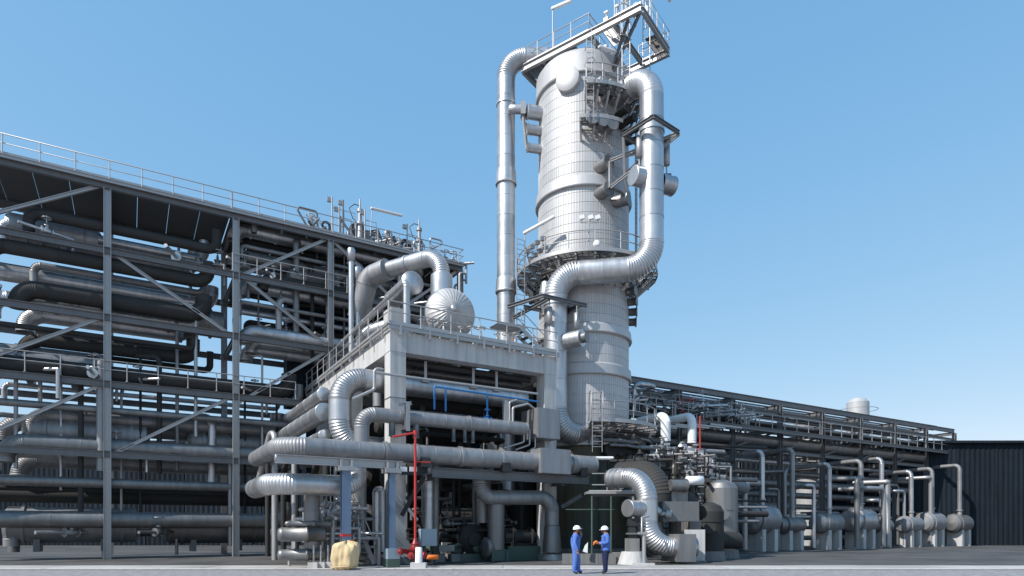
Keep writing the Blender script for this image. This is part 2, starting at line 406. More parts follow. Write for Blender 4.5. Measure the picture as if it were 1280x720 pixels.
def belt(z0, z1, ex, name='belt'):
    MB().lathe((TX,TY,z0), ZZ, [(0,TR-.05),(0,TR+ex),(.05,TR+ex+.03),(.10,TR+ex+.03),(.11,TR+ex),(z1-z0-.12,TR+ex*.8),(z1-z0,TR-.02)], 96, (False, False), sm='seg').build(name, 'tower', tower)
belt(22.25, 23.0, .16); belt(13.5, 14.15, .17); belt(11.0, 11.75, .16); belt(6.72, 6.95, .06)
MB().lathe((TX,TY,29.05), ZZ, [(0,TR-.05),(0,TR+.14),(.06,TR+.17),(.14,TR+.14),(1.25,TR+.12),(1.3,TR+.05)], 96, (False, False), sm='seg').build('head_belt', 'tower', tower)
MB().lathe((TX,TY,30.3), ZZ, [(0,TR+.1),(.25,TR-.05),(.6,TR-.5),(.9,TR-1.2),(1.05,TR-2.0),(1.1,.3)], 64).build('head', 'tower', tower)
MB().lathe((TX,TY,.5), ZZ, [(0,TR-.12),(6.2,TR-.12)], 64, (False, True)).build('skirt', 'green', tower)
for t in (-18, -2, 14, 30):
    MB().bar(tp(t, TR-.10, .6), tp(t, TR-.10, 6.5), .05, .07, tp(t, 1, 0)-tp(t, 0, 0)).build('skirt_rib', 'green', tower)
for t in (-10, 6, 22): MB().lathe(tp(t, TR-.2, 7.6-.02*t), tp(t,1,0)-tp(t,0,0), [(0,.11),(.25,.11)], 12).build('vent_nozzle', 'clad_dark', tower)
d = tp(-34,1,0)-tp(-34,0,0)
cov = MB().lathe(tp(-24, TR-.25, 28.72), (tp(-24,1,0)-tp(-24,0,0)), [(0,.74),(.46,.74),(.48,.72),(.5,.1)], 40).build('manhole_cover', 'tower', tower)
MB().lathe((TX,TY,0), ZZ, [(0,TR+.9),(.5,TR+.9),(.5,0.2)], 48, (False,False), sm='seg').build('plinth', 'conc_d', tower)
# ------------------------------------------------------------------ tall pipe on the left of the tower
p1x = at(632.5, 400, 41).x; r1 = .58
top = Vector((p1x, 41, 32.05))
P1 = pipe('vapour_pipe', 'tall slim silver pipe standing left of the column, bending over its top', [(p1x, 41, 4), top, (TX, TY, 32.05), (TX, TY, 31.0)], r1, R=1.35, sec=1.3,
     bands=[((p1x,41,zat(226,41)),ZZ), ((p1x,41,zat(361,41)),ZZ), ((p1x,41,zat(131,41)),ZZ)])
for py in (226, 361): MB().lathe((p1x,41,zat(py,41)-.3), ZZ, [(0,r1+.02),(.0,r1+.1),(.07,r1+.12),(.14,r1+.1),(.9,r1+.05),(.95,r1)], 28, (False,False), sm='seg').build('collar', 'clad', P1)
# guide bracket between tower and left pipe
gbk = thing('guide_bracket', 'bracket with three stub nozzles tying left tall pipe to column', 'bracket', (1.2, 40.5, zat(186, 40.5)))
for py, r in ((137, .42), (159, .30), (182, .27)):
    zz = zat(py, 39.8); q = Vector((.95, 40.0, zz)); MB().lathe(q, Vector((1,.25,0)), [(0,r),(.0,r*1.12),(.06,r*1.12),(.06,r),(1.4,r)], 20, (True, False), sm='seg').build('stub', 'clad', gbk)
zz = zat(134, 40); MB().lathe((-.25,40.2,zz), Vector((1,0,0)), [(0,.05),(.12,.26),(.5,.28),(.9,.28)], 18).build('clamp_drum', 'clad', gbk)
MB().wbox(.55,.85,39.9,40.4,zz-.45,zz+.35).build('clamp_block', 'galv', gbk)
for a_, c_ in (((.7,40.1,zz-.4),(.95,40.1,zat(186,40))), ((.6,40.3,zz-.4),(1.2,40.3,zat(165,40))), ((.95,40.1,zat(186,40)),(1.5,40.1,zat(186,40))), ((.7,40.1,zz-.2),(1.5,40.1,zz-.2))):
    MB().ibeam(a_, c_, .16, .14).build('strut', 'galv', gbk)
# ------------------------------------------------------------------ big pipe on the right of the tower
r2 = .69; Xu = at(814.5, 0, 36.7).x; Yu = 36.7; zt = zat(92, 36.7); Xl = at(694.5, 0, 37.6).x; Yl = 37.6; zh = zat(341, 37.4)
dirn = Vector((TX-Xu, TY-Yu, 0)).normalized()
P2 = pipe('overhead_pipe', 'fat silver pipe dropping beside the column then crossing its front', [Vector((Xu,Yu,zt))+dirn*3.2, (Xu,Yu,zt), (Xu,Yu,zh), (Xl,Yl,zh), (Xl,Yl,7.4), Vector((Xl,Yl,7.4))+U*2.6], r2, R=1.42, sec=1.5, gore=.13, n=36,
     bands=[((Xu,Yu,zat(165,36.7)),ZZ), ((Xl,Yl,zat(381,37.6)),ZZ)])
# trunnions
ztr = zat(224, 36.7); tl = at(791, 218, 36.3); tl.z = ztr; trr = at(841, 230, 37.5); trr.z = ztr
td = (trr-tl).normalized(); TRL = (trr-tl).length
for p_, q_ in ((tl, td), (trr, -td)): MB().lathe(p_, q_, [(0,.05),(.0,.52),(.02,.55),(.05,.55),(.06,.53),(.95,.53)], 32, (True, False), sm='seg').build('trunnion', 'clad', P2)
l0 = at(700, 428, 37.5); l1 = at(728, 424, 36.6); l1.z = l0.z
MB().lathe(l1, (l0-l1), [(0,.05),(0,.48),(.02,.5),(.05,.5),(.06,.48),((l0-l1).length,.48)], 32, (True, False), sm='seg').build('trunnion', 'clad', P2)
MB().lathe(l1, (l1-l0), [(0,.3),(.3,.3)], 20).build('trunnion_stub', 'clad_dull', P2)
# bracket that carries the right pipe
zf = zat(167, 36.7)
br = thing('pipe_bracket', 'triangular steel bracket carrying the fat right pipe from the column', 'bracket', tp(30, TR, zf-3.2))
sA, sB, sC = tp(13, TR-.1, zat(206,37.9)), tp(13, TR-.1, zat(239,37.9)), tp(35, TR-.1, zat(249,38.3))
for s_, th_, L_ in ((sA,15,1.0),(sB,15,1.0),(sC,38,1.1)):
    dd = tp(th_+22,1,0)-tp(th_+22,0,0); MB().lathe(s_-dd*.2, dd, [(0,.36),(L_,.36),(L_,.42),(L_+.07,.42)], 22, (False, True), sm='seg').build('stub', 'clad_dull', br)
eA = sA+(tp(37,1,0)-tp(37,0,0))*.95; eB = sB+(tp(37,1,0)-tp(37,0,0))*.95
fr = [Vector((Xu,Yu,zf))+q for q in (dirn.cross(ZZ)*-1.15-dirn*1.05, dirn.cross(ZZ)*1.15-dirn*1.05, dirn.cross(ZZ)*1.15+dirn*1.15, dirn.cross(ZZ)*-1.15+dirn*1.15)]
for i in range(4): MB().ibeam(fr[i], fr[(i+1)%4], .2, .16).build('frame_beam', 'steel', br)
for q0, q1 in ((eA,fr[1]),(eA+ZZ*.1,fr[2]),(eA,eB),(eB,fr[1]-ZZ*.1),(eB,fr[2]-ZZ*.12),(sC+(tp(50,1,0)-tp(50,0,0))*.8,fr[3]-ZZ*.12)): MB().ibeam(q0, q1, .16, .14).build('strut', 'galv', br)
for i, q in enumerate((Vector(tl)+td*.45, Vector(trr)-td*.45)):
    t_ = Vector((q.x,q.y,zf)); h_ = thing('spring_hanger', ('left' if i == 0 else 'right')+' spring hanger can above the trunnion of the fat right pipe', 'hanger', (q.x,q.y,ztr+.5))
    MB().tube([t_, (q.x,q.y,ztr+.5)], .04, 8).build('rod', 'galv', h_); MB().lathe(t_-ZZ*1.5, ZZ, [(0,.1),(.02,.19),(1.2,.19),(1.22,.1)], 16).build('spring_can', 'galv', h_)
    MB().wbox(q.x-.25,q.x+.25,q.y-.12,q.y+.12,ztr+.5,ztr+.62).build('saddle', 'steel', h_)
# lower guide frame on the fat pipe
zg = zat(383, 37.6)
lf = thing('pipe_guide', 'grey steel guide frame around lower leg of the fat pipe', 'frame', (Xl,Yl,zg-.3))
e1, e2 = U, Vv
for q0, q1 in (((-1.6,-1.05),(1.5,-1.05)),((-1.6,1.0),(1.5,1.0)),((-1.1,-1.05),(-1.1,3)),((1.1,-1.05),(1.1,2.6)),((-1.6,-1.05),(-2.4,1.5))):
    MB().ibeam(Vector((Xl,Yl,zg))+e1*q0[0]+e2*q0[1], Vector((Xl,Yl,zg))+e1*q1[0]+e2*q1[1], .2, .16).build('beam', 'steel', lf)
for s_ in (-.95, 1.0):
    q = Vector((Xl,Yl,zg))+e1*s_+e2*-.75
    h_ = thing('spring_hanger', ('left' if s_ < 0 else 'right')+' spring hanger can under the grey guide frame', 'hanger', q-ZZ*2)
    MB().tube([q, q-ZZ*2], .035, 8).build('rod', 'galv', h_); MB().lathe(q-ZZ*1.45, ZZ, [(0,.1),(.02,.17),(1.0,.17),(1.02,.1)], 16).build('spring_can', 'galv', h_)
# ------------------------------------------------------------------ ring platforms
def arc(R, z, t0, t1, n, cx=TX, cy=TY): return [Vector((cx+R*math.sin(math.radians(t)), cy-R*math.cos(math.radians(t)), z)) for t in [t0+(t1-t0)*i/n for i in range(n+1)]]
def ring_platform(label, Ri, Ro, z, t0, t1, step=15, brk=True, rail=True, bh=1.3, post=20, cx=TX, h=1.1):
    th = thing('ring_platform', label, 'platform', Vector((cx, TY, z))); n = round((t1-t0)/step); full = t1-t0 >= 359
    for i in range(n):
        a0 = t0+(t1-t0)*i/n+.15; a1 = t0+(t1-t0)*(i+1)/n-.15
        b = MB(); nb = round((Ro-Ri)/.11)
        for q_ in range(nb+1):                # open bar grating: bars round the column, ties across
            rr_ = Ri+(Ro-Ri-.03)*q_/nb; c4 = arc(rr_, z, a0, a1, 4, cx); d4 = arc(rr_+.03, z, a0, a1, 4, cx)
            b.rings([[p, w_, w_-ZZ*.05, p-ZZ*.05] for p, w_ in zip(c4, d4)], (True, True), sm=False)
        for q_ in (0, .33, .66, 1):
            e0, e1 = arc(Ri, z-.02, a0+(a1-a0)*q_, a0, 1, cx)[0], arc(Ro, z-.02, a0+(a1-a0)*q_, a0, 1, cx)[0]; b.bar(e0, e1, .03, .04)
        b.build('grating_panel', 'grate', th)
        if brk:
            a = math.radians(a0); q = Vector((math.sin(a), -math.cos(a), 0)); c = Vector((cx, TY, z))
            bm_ = MB(); bm_.ibeam(c+q*(Ri-.1)-ZZ*.17, c+q*Ro-ZZ*.17, .2, .12); bm_.ibeam(c+q*(TR-.05)-ZZ*bh, c+q*(Ro-.25)-ZZ*.27, .14, .1); bm_.build('knee_bracket', 'galv', th)
    oo = arc(Ro+.02, z, t0, t1, n*5, cx); b = MB()
    ww = [[p+ZZ*.09, p-ZZ*.13, p-ZZ*.13+(p-Vector((cx,TY,z))).normalized()*.03, p+ZZ*.09+(p-Vector((cx,TY,z))).normalized()*.03] for p in oo]
    b.rings(ww, (not full, not full), sm=False); b.build('toe_plate', 'galv', th)
    mi = arc((Ri+Ro)/2, z-.2, t0, t1, n*4, cx); b = MB()
    b.rings([[p+ZZ*.1, p-ZZ*.1, p-ZZ*.1+(p-Vector((cx,TY,z))).normalized()*.06, p+ZZ*.1+(p-Vector((cx,TY,z))).normalized()*.06] for p in mi], (not full, not full), sm=False); b.build('ring_beam', 'steel', th)
    if rail:
        me = post_mesh(h)
        m = round((t1-t0)/post)
        for p in arc(Ro-.03, z, t0, t1, m, cx)[:m if full else m+1]: inst('rail_post', me, th, p)
        for nm, hh, rr in (('top_rail', h, .034), ('mid_rail', h*.55, .028)): MB().tube(arc(Ro-.03, z+hh, t0, t1, n*5, cx), rr, 8).build(nm, 'galv', th)
    return th
zm = zat(311, 36.6)
ring_platform('round walkway with railing circling the column at mid height', TR+.12, 4.45, zm, -180, 180, step=15, bh=1.5, cx=TX+.2)
ring_platform('small curved railed platform near the column head', TR+.12, 4.2, zat(107, 37.2), -4, 76, step=10, bh=1.7, post=13)
ring_platform('short lower landing under the column head platform', TR+.12, 3.9, zat(148, 37.4), -9, 30, step=13, bh=.9, rail=False)
zlp = zat(525, 36.7)
ring_platform('low curved railed platform at right foot of the column', TR+.12, 4.6, zlp, 0, 100, step=12.5, bh=1.2, post=16)
# things hanging under the mid walkway
for i in range(7):
    t = -75+i*9; z_ = zm-.75-.28*(i % 3)
    small_pipe('header_pipe', 'dark curved header pipe under the mid walkway, %s one from left' % ORD[i], arc(TR+.35+.18*(i%4), z_, t, t+26, 6), .09, 'clad_dark', R=.01)
for i in range(5):
    t = 52+i*8; z_ = zm-.9-.5*i
    q = tp(t, TR, z_); dd = tp(t,1,0)-tp(t,0,0)
    MB().lathe(q-dd*.1, dd, [(0,.24),(.7-.05*i,.24),(.7-.05*i,.31),(.78-.05*i,.31)], 16).solo('nozzle', 'clad_dull', 'dim flanged side nozzle behind the fat pipe, %s from top' % ORD[i], 'nozzle')
for i in range(4):
    t = -70+i*14; q = tp(t, TR, zm-1.7-.4*i); dd = tp(t,1,0)-tp(t,0,0)
    MB().lathe(q-dd*.1, dd, [(0,.3),(.75,.3),(.75,.38),(.85,.38),(.87,.05)], 18).solo('manway', 'clad_dark', 'dark round manway on column left flank, %s from left' % ORD[i], 'manway')
lc = thing('level_gauge_cone', 'pale tapering sleeve under the mid walkway left of the fat pipe', 'sleeve', tp(-42, TR+.9, zat(392, 38)))
MB().lathe(tp(-42, TR+.9, zat(392,38)), ZZ, [(0,.25),(1.2,.42),(1.25,.42),(1.9,.3)], 20).build('cone', 'clad', lc)
MB().lathe(tp(-42, TR+.9, zat(392,38)-.06), ZZ, [(0,.34),(.06,.34)], 20).build('flange', 'galv', lc)
# ladders on the tower
ladder('ladder rising from the concrete deck to the mid walkway beside the slim pipe', tp(-60, 4.7, 11.2)+Vector((0,-.6,0)), U, zm+1.2, w=.55, mat='galv')
q = at(746.5, 565, 36.0); ladder('grey ladder with hooped top at the column foot', q, Vector((1,0,0)), zat(492, 36.0), w=.55)
hp = thing('ladder_hoop', 'hooped handrail crowning the column foot ladder', 'handrail', (q.x, 36.0, zlp))
for s_ in (-.33, .33): MB().tube([(q.x+s_,36.0,zat(510,36)),(q.x+s_,36.0,zat(489,36)),(q.x+s_,36.5,zat(486,36)),(q.x+s_,37,zat(489,36)),(q.x+s_,37.1,zlp)], .03, 8).build('hoop', 'galv', hp)
MB().tube([(q.x-.33,36.0,zat(491,36)),(q.x+.33,36.0,zat(489,36))], .025, 8).build('cross_bar', 'galv', hp)
ladder('narrow ladder at the right edge of the ribbed column below the head', tp(78, TR+.45, 19), Vector((0,1,0)), 27.5, w=.45)
q = at(737, 150, 37.0); lad = ladder('caged ladder up the column head in front of the small platform', Vector((q.x,36.85,zat(150,36.85))), Vector((1,0,0)), zat(50, 36.85), w=.42, cage=True, out=(0,-1,0))
# shaped saddles under the head platform
for i in range(3):
    q = tp(2+i*9, TR+.45, zat(152,37.5)-.1*i); dd = tp(2+i*9,1,0)-tp(2+i*9,0,0)
    MB().lathe(q, dd, [(0,.3),(.5,.3),(.5,.38),(.58,.38)], 18).solo('nozzle', 'clad_dull', 'capped nozzle beneath the column head landing, %s from left' % ORD[i], 'nozzle')
for i in range(4):
    t = 34+i*9; q = tp(t, TR, zat(140+6*i,38)); dd = tp(t,1,0)-tp(t,0,0)
    MB().lathe(q-dd*.1, dd, [(0,.2),(1.2,.2),(1.2,.27),(1.28,.27)], 14).solo('nozzle', 'clad_dark', 'shaded side nozzle left of the fat pipe top, %s one' % ORD[i], 'nozzle')
for k in range(3):
    q = tp(12+k*12, TR+.3, zat(107,37.2)+.05)
    MB().lathe(q, ZZ, [(0,.2),(.5,.28),(.52,.34),(.6,.34),(.95,.05)], 16).solo('vent_cowl', 'galv', 'pointed vent cowl on the column head platform, %s from left' % ORD[k], 'vent')
# ------------------------------------------------------------------ top platform
zp = 31.4; pA = Vector((.62, 40.85, zp)); pd = Vector((.809, -.588, 0)); qd = Vector((.588, .809, 0)); PL, PW = 8.25, 4.16
def TPp(s, t, z=0): return pA+pd*s+qd*t+ZZ*z
tpf = thing('top_platform', 'long railed steel platform across the top of the column', 'platform', TPp(PL/2, PW/2))
for t_ in (0, PW): MB().ibeam(TPp(0,t_,-.2), TPp(PL,t_,-.2), .42, .22).build('side_beam', 'galv', tpf)
for s_ in (0, 1.6, 3.2, 4.9, 6.5, PL):
    MB().ibeam(TPp(s_,.14,-.22), TPp(s_,PW-.14,-.22), .34, .18).build('cross_beam', 'galv', tpf)
for i in range(9):
    if i in (4, 5): continue
    if i < 7: grating(MB(), TPp(PL*(i+.5)/9, PW*.25, .04), pd, qd, PL/18-.02, PW*.22).build('grating_panel', 'galv', tpf)
    if i < 3 or i > 7: grating(MB(), TPp(PL*(i+.5)/9, PW*.80, .04), pd, qd, PL/18-.02, PW*.17).build('grating_panel', 'grate', tpf)
for s_, t_ in ((1.2,1.2),(1.2,3.4),(5.0,1.2),(5.0,3.4)): MB().ibeam(TPp(s_,t_,-.4), TPp(s_,t_,-1.3), .2, .2, up=pd).build('leg', 'steel', tpf)
for s_ in (7.4, 8.1): MB().ibeam(TPp(s_,.2,-.3), TPp(5.2,1.6,-2.6), .16, .14).build('diagonal', 'steel', tpf)
railing('railing', 'railing along the front left part of the top platform', [TPp(4.9,0,0), TPp(0,0,0), TPp(0,PW,0), TPp(2,PW,0)], step=1.25)
railing('railing', 'railing around the overhanging right end of the top platform', [TPp(6.2,PW,0), TPp(PL,PW,0), TPp(PL,0,0), TPp(6.6,0,0)], step=1.0)
railing('railing', 'short cross railing in the middle of the top platform', [TPp(4.9,0,0), TPp(4.9,PW,0)], step=1.3)
MB().box(TPp(2.9, .55, .25), pd, qd, ZZ, 1.9, .12, .2).solo('duct', 'white', 'long white cable duct lying on the top platform', 'duct')
lamp('white tube lamp on a bent pole at the left of the top platform', TPp(2.35,0,0), TPp(2.35,0,2.55), at(713,2,38.3))
lamp('white tube lamp leaning from the right end of the top platform', TPp(PL,PW*.4,0), TPp(PL,PW*.3,3.3), TPp(PL+.2,PW*.9,2.6))
lamp('white tube lamp hung under the top platform at the column head', tp(20, 3.3, zat(107,37.2)), tp(8, 3.9, zat(57,37)), tp(28, 3.5, zat(55,37.2)))
ladder('caged ladder at the right end of the top platform', TPp(7.0,.7,-3.4), pd, zp+2.6, w=.5, cage=True, out=-qd)
ladder('second plain ladder at the right end of the top platform', TPp(7.7,2.0,-2.8), pd, zp+2.8, w=.45)
for i in range(6):
    q = TPp(5.6+.42*i, .9+.5*(i % 3), .07); hh = 1.3+.5*((i*5) % 4)
    st = thing('instrument_stand', 'instrument pole on the right end of the top platform, %s from left' % ORD[i], 'instrument', q)
    MB().tube([q, q+ZZ*hh], .04, 8).build('pole', 'galv', st); MB().box(q+ZZ*(hh*.6), pd, qd, ZZ, .14, .1, .18).build('box', 'white' if i % 2 else 'galv', st)
    MB().lathe(q+ZZ*hh, pd, [(-.12,.1),(.12,.1)], 12).build('gauge', 'white', st)
q = TPp(5.3, 1.1, -.9); MB().box(q, pd, qd, ZZ, .35, .3, .3).solo('junction_box', 'white', 'white junction box beneath the top platform near the fat pipe bend', 'box')
# mid walkway furniture
lamp('white tube lamp at the left of the mid walkway', tp(-62,4.3,zm), tp(-62,4.3,zat(289,38.7)), tp(-34,3.75,zat(273,38)))
fl = thing('twin_floodlight', 'pair of small white floodlights on a T bar above the mid walkway', 'lamp', tp(-2,4.3,zm))
q = tp(-2,4.3,zm); MB().tube([q, q+ZZ*1.6], .035, 8).build('pole', 'galv', fl); MB().tube([q+ZZ*1.55+Vector((-.5,0,0)), q+ZZ*1.55+Vector((.6,0,0))], .025, 8).build('cross_bar', 'galv', fl)
for x in (-.42, .1, .5):
    c = q+Vector((x,0,1.85)); o = MB().box(c, Vector((1,0,.3)).normalized(), Vector((0,1,0)), Vector((-.3,0,1)).normalized(), .14, .1, .11).build('floodlight', 'white', fl)
    MB().tube([c-ZZ*.1, c-ZZ*.3], .02, 6).build('stalk', 'galv', o)
vb = thing('valve_box', 'small valve with round housing on the mid walkway edge', 'valve', tp(4,4.2,zm)); MB().lathe(tp(4,4.2,zm+.3), (0,-1,0), [(0,.2),(.25,.2),(.3,.1)], 14).build('housing', 'white', vb); MB().tube([tp(4,4.2,zm), tp(4,4.2,zm+.3)], .05, 8).build('stem', 'galv', vb)
for i in range(8):
    q = tp(-58+ (i%4)*6, 4.05+.25*(i//4), zm+.25+.42*(i//4)+.1*(i%4))
    bx_ = thing('junction_box', 'junction box in the stack left on the mid walkway, %s of eight' % ORD[i], 'box', q)
    MB().box(q+ZZ*.12, Vector((.9,.43,.2)).normalized(), Vector((-.43,.9,0)).normalized(), ZZ, .17, .1, .12).build('casing', 'galv', bx_); MB().tube([q+ZZ*.02, q-ZZ*.3], .02, 6).build('conduit', 'dsteel', bx_)
# ================================================================== CONCRETE TABLE FRAME
ZT = 11.1; BW = 8.76
tb = thing('concrete_deck', 'pale concrete table frame carrying the deck in front of the column', 'frame', C1)
cw = .78
for a_, b_ in ((0,0),(BW,0),(0,6.6),(BW,6.6),(0,13.2),(BW,13.2)):
    MB().gbox(a_, a_+cw, b_, b_+cw, .1, ZT-.95 if b_ else ZT-1.0).build('column', 'conc', tb)
    MB().gbox(a_-.15, a_+cw+.15, b_-.15, b_+cw+.15, 0, .35).build('footing', 'conc_d', tb)
for b_ in (0, 6.6, 13.2):
    MB().gbox(cw+.003, BW-.003, b_+.04, b_+cw-.04, ZT-.98, ZT-.02).build('beam', 'conc', tb)
for a_ in (0, BW):
    MB().gbox(a_-.02, a_+cw+.02, -.02, cw+.02, ZT-1.0, ZT).build('beam_head', 'conc', tb)
    for b0, b1 in ((cw+.025, 6.6), (6.6, 13.2), (13.2, 19.0)): MB().gbox(a_+.02, a_+cw-.02, b0, b1-.004, ZT-1.0, ZT-.01).build('beam', 'conc', tb)
for i in range(3):
    a0 = .8+i*2.66
    for b0, b1 in ((.75, 6.62 if i == 0 else 3.3), (7.35, 13.2)):  # slabs cut short, an added opening to let sunlight under the deck
        MB().gbox(a0, a0+2.62, b0, b1, ZT-.28, ZT-.03).build('deck_slab', 'conc_d', tb)
for a_ in (2.3, 3.9, 5.4, 7.2): MB().ibeam(G(a_,cw,ZT-.55), G(a_,6.55,ZT-.55), .4, .25).build('deck_joist', 'galv', tb)
for a_ in (0,BW): MB().gbox(a_-.03,a_+cw+.03,-.03,cw+.03,ZT-3.2,ZT-3.17).build('joint_strip','conc_d',tb)
ek = thing('deck_edge', 'galvanised kick edge with brackets along the concrete deck', 'edging', G(0,-.1,ZT))
MB().ibeam(G(-.12,-.12,ZT+.12), G(BW+cw+.1,-.12,ZT+.12), .22, .1).build('edge_channel', 'galv', ek)
MB().ibeam(G(-.12,-.02,ZT+.12), G(-.12,19,ZT+.12), .22, .1).build('edge_channel', 'galv', ek)
for i in range(7): MB().gbox(.4+i*1.5, .5+i*1.5, -.2, -.125, ZT-.25, ZT+.2).build('edge_bracket', 'galv', ek)
for i in range(11): MB().gbox(-.2, -.125, .6+i*1.7, .7+i*1.7, ZT-.3, ZT+.2).build('edge_bracket', 'galv', ek)
railing('railing', 'railing along the front edge of the concrete deck', [G(-.1,-.1,ZT+.24), G(BW+cw,-.1,ZT+.24)], step=1.5)
railing('railing', 'railing along the left edge of the concrete deck', [G(-.1,.0,ZT+.24), G(-.1,19,ZT+.24)], step=1.5)
# stair and landing at the right back of the deck
stt = thing('stair', 'short steel stair with landing beside the slim pipe on the deck', 'stair', G(6.9,2.0,ZT))
L0 = at(650, 408, 36.5); L0.z = zat(408,36.5); 
grating(MB(), L0+Vector((-.7,.2,0)), U, Vv, .9, .5).build('landing', 'galv', stt)
for s_ in (-.5, .5): MB().bar(L0+Vector((-.7,.2,0))+Vv*s_-U*.9, L0+Vector((-.7,.2,0))+Vv*s_+U*.9, .04, .14).build('landing_edge', 'galv', stt)
for s_ in (0, .8): MB().bar(L0+Vv*s_, L0+U*2.3+Vv*s_+ZZ*-1.7, .05, .22).build('stringer', 'galv', stt)
for i in range(6): MB().box(L0+U*(.3+.36*i)+ZZ*(-.2-.27*i)+Vv*.4, U, Vv, ZZ, .14, .38, .02).build('tread', 'grate', stt)
for s_ in (0, .8): MB().tube([L0+Vv*s_+ZZ*1.0, L0+U*2.3+Vv*s_-ZZ*.7], .026, 8).build('handrail', 'galv', stt)
for i in range(3): MB().tube([L0+U*(.1+i*1.05)+ZZ*(-.08-.78*i), L0+U*(.1+i*1.05)+ZZ*(.95-.78*i)], .026, 8).build('rail_post', 'galv', stt)
# drum with domed end and the pipe that leaves it
dc = gb(563, 392, 2.9); DR = 1.36
drum = thing('drum', 'horizontal silver drum with big gored dome end on the deck', 'drum', (dc.x, dc.y, ZT))
ax_ = (-Vv*.97-U*.22).normalized(); sx = ax_.cross(ZZ).normalized(); sy = sx.cross(ax_)
b0 = dc-ax_*3.2
MB().lathe(b0, ax_, [(0,DR*.6),(.4,DR),(1.4,DR),(1.41,DR+.02),(1.45,DR+.02),(1.46,DR),(3.1,DR)], 48, (True, False)).build('shell', 'clad', drum)
MB().lathe(dc-ax_*.14, ax_, [(0,DR),(0,DR+.04),(.1,DR+.04),(.1,DR)], 48, (False,False), sm='seg').build('band', 'clad', drum)
NG = 32
for k in range(NG):                         # gored head, one sheet each
    b = MB(); th0 = 2*PI*k/NG; th1 = 2*PI*(k+1)/NG-.02; g_ = []
    for j in range(8):
        f = j/7; rr = DR*math.cos(f*PI/2*.93); hh = .95*math.sin(f*PI/2*.93)
        g_.append([dc-ax_*.05+ax_*(hh+e)+(sx*math.cos(t)+sy*math.sin(t))*rr for t, e in ((th0-.01,.01),(th0+.02,.026),(th0+.04,.002),(th1-.02,.0),(th1+.02,.002))])
    vs_ = [p for r in g_ for p in r]; b.add(vs_, [(j*5+i, j*5+i+1, (j+1)*5+i+1, (j+1)*5+i) for j in range(7) for i in range(4)], True); b.build('head_gore', 'tower', drum)
MB().lathe(dc+ax_*.84, ax_, [(0,.2),(.1,.16),(.12,.02)], 20).build('head_boss', 'clad', drum)
for t in (.6, 2.4): MB().box(Vector((dc.x,dc.y,0))-ax_*t+ZZ*((ZT+dc.z-DR*.6)/2), sx, ax_, ZZ, .8, .15, (dc.z-DR*.6-ZT)/2).build('saddle', 'steel', drum)
vt = Vector(b0+ax_*2.15); vt.z = 0
n0 = at(552, 380, vt.y+.2); n0.z = dc.z; 
k0 = at(552, 318, n0.y); k1 = at(462, 336, n0.y+3.0); k1.z = k0.z
MB().lathe(Vector((n0.x,n0.y,dc.z)), ZZ, [(0,.62),(zat(345,n0.y)-dc.z,.62),(zat(345,n0.y)-dc.z,.5)], 28, (False,False), sm='seg').build('nozzle_sleeve', 'clad', drum)
vent = pipe('drum_outlet_pipe', 'bright silver pipe arching from the drum top to the left', [(n0.x,n0.y,dc.z+.4), k0, k1], .47, R=1.15, gore=.10, bands=[((k0*.55+k1*.45), k1-k0), ((k0*.08+k1*.92), k1-k0)])
e_ = k1+Vector((-.3,.6,-.05))
jt = pipe('joining_duct', 'wide dull duct that takes in the arching drum pipe', [at(484,337,38.0), at(461,347,38.8), at(447,398,39.4)], .62, 'clad_mid', R=.9, caps=(True, False))
# T pipe on the deck corner
q1 = gb(508, 400, .8); q1.z = ZT; qh = zat(353, q1.y)
tp_ = pipe('deck_pipe', 'slender pale pipe rising at the deck corner and running back', [q1, (q1.x,q1.y,qh), G(apx(508,.8), 11.5, qh-.2)], .17, 'clad', R=.2, n=20, sec=2.0)
fp = gb(515, 354, 3.4); MB().lathe(fp, -Vv, [(-3,.5),(0,.5),(0,.62),(.12,.62),(.14,.05)], 28).solo('flanged_vessel', 'clad', 'short vessel with flat round flange on the deck', 'vessel')
for i, (px, t_) in enumerate(((439, 312), (447, 335))):
    q = ga(px, 420, 1.0+i*.4); q.z = ZT-.5; zz = zat(t_, q.y)
    pst = thing('capped_standpipe', ('taller' if i == 0 else 'shorter')+' capped pale standpipe left on the deck', 'pipe', q)
    MB().cyl(q, (q.x,q.y,zz), .16, 18).build('pipe_section', 'clad', pst); MB().lathe((q.x,q.y,zz-.7), ZZ, [(0,.16),(0,.24),(.7,.24),(.78,.18)], 18).build('cap', 'clad', pst)
for i in range(3):
    q = G(1.3+.9*i, 3.6+.6*i, ZT)
    pipe('deck_loop_pipe', 'curved silver pipe behind the deck railing corner, %s from left' % ORD[i], [q+U*.9+ZZ*.6, q+U*.2+ZZ*1.5, q-U*.8+Vv*1.0+ZZ*1.2, q-U*.9+Vv*3+ZZ*.3], .34-.06*i, 'clad', R=.6, n=22)
panelled_box('wall_block', 'white block standing at the deck corner behind the railing', 'block', .45, 1.5, 1.2, 2.2, ZT, zat(386,31.6), 'conc', bolts=False)
for i in range(9):
    valve('valve on the deck behind the front railing, %s from left' % ORD[i], G(1.9+.72*i, .75+.25*(i % 3), ZT+.45), .9+.3*(i % 3), ANG*(i % 2), 'galv', 'galv')
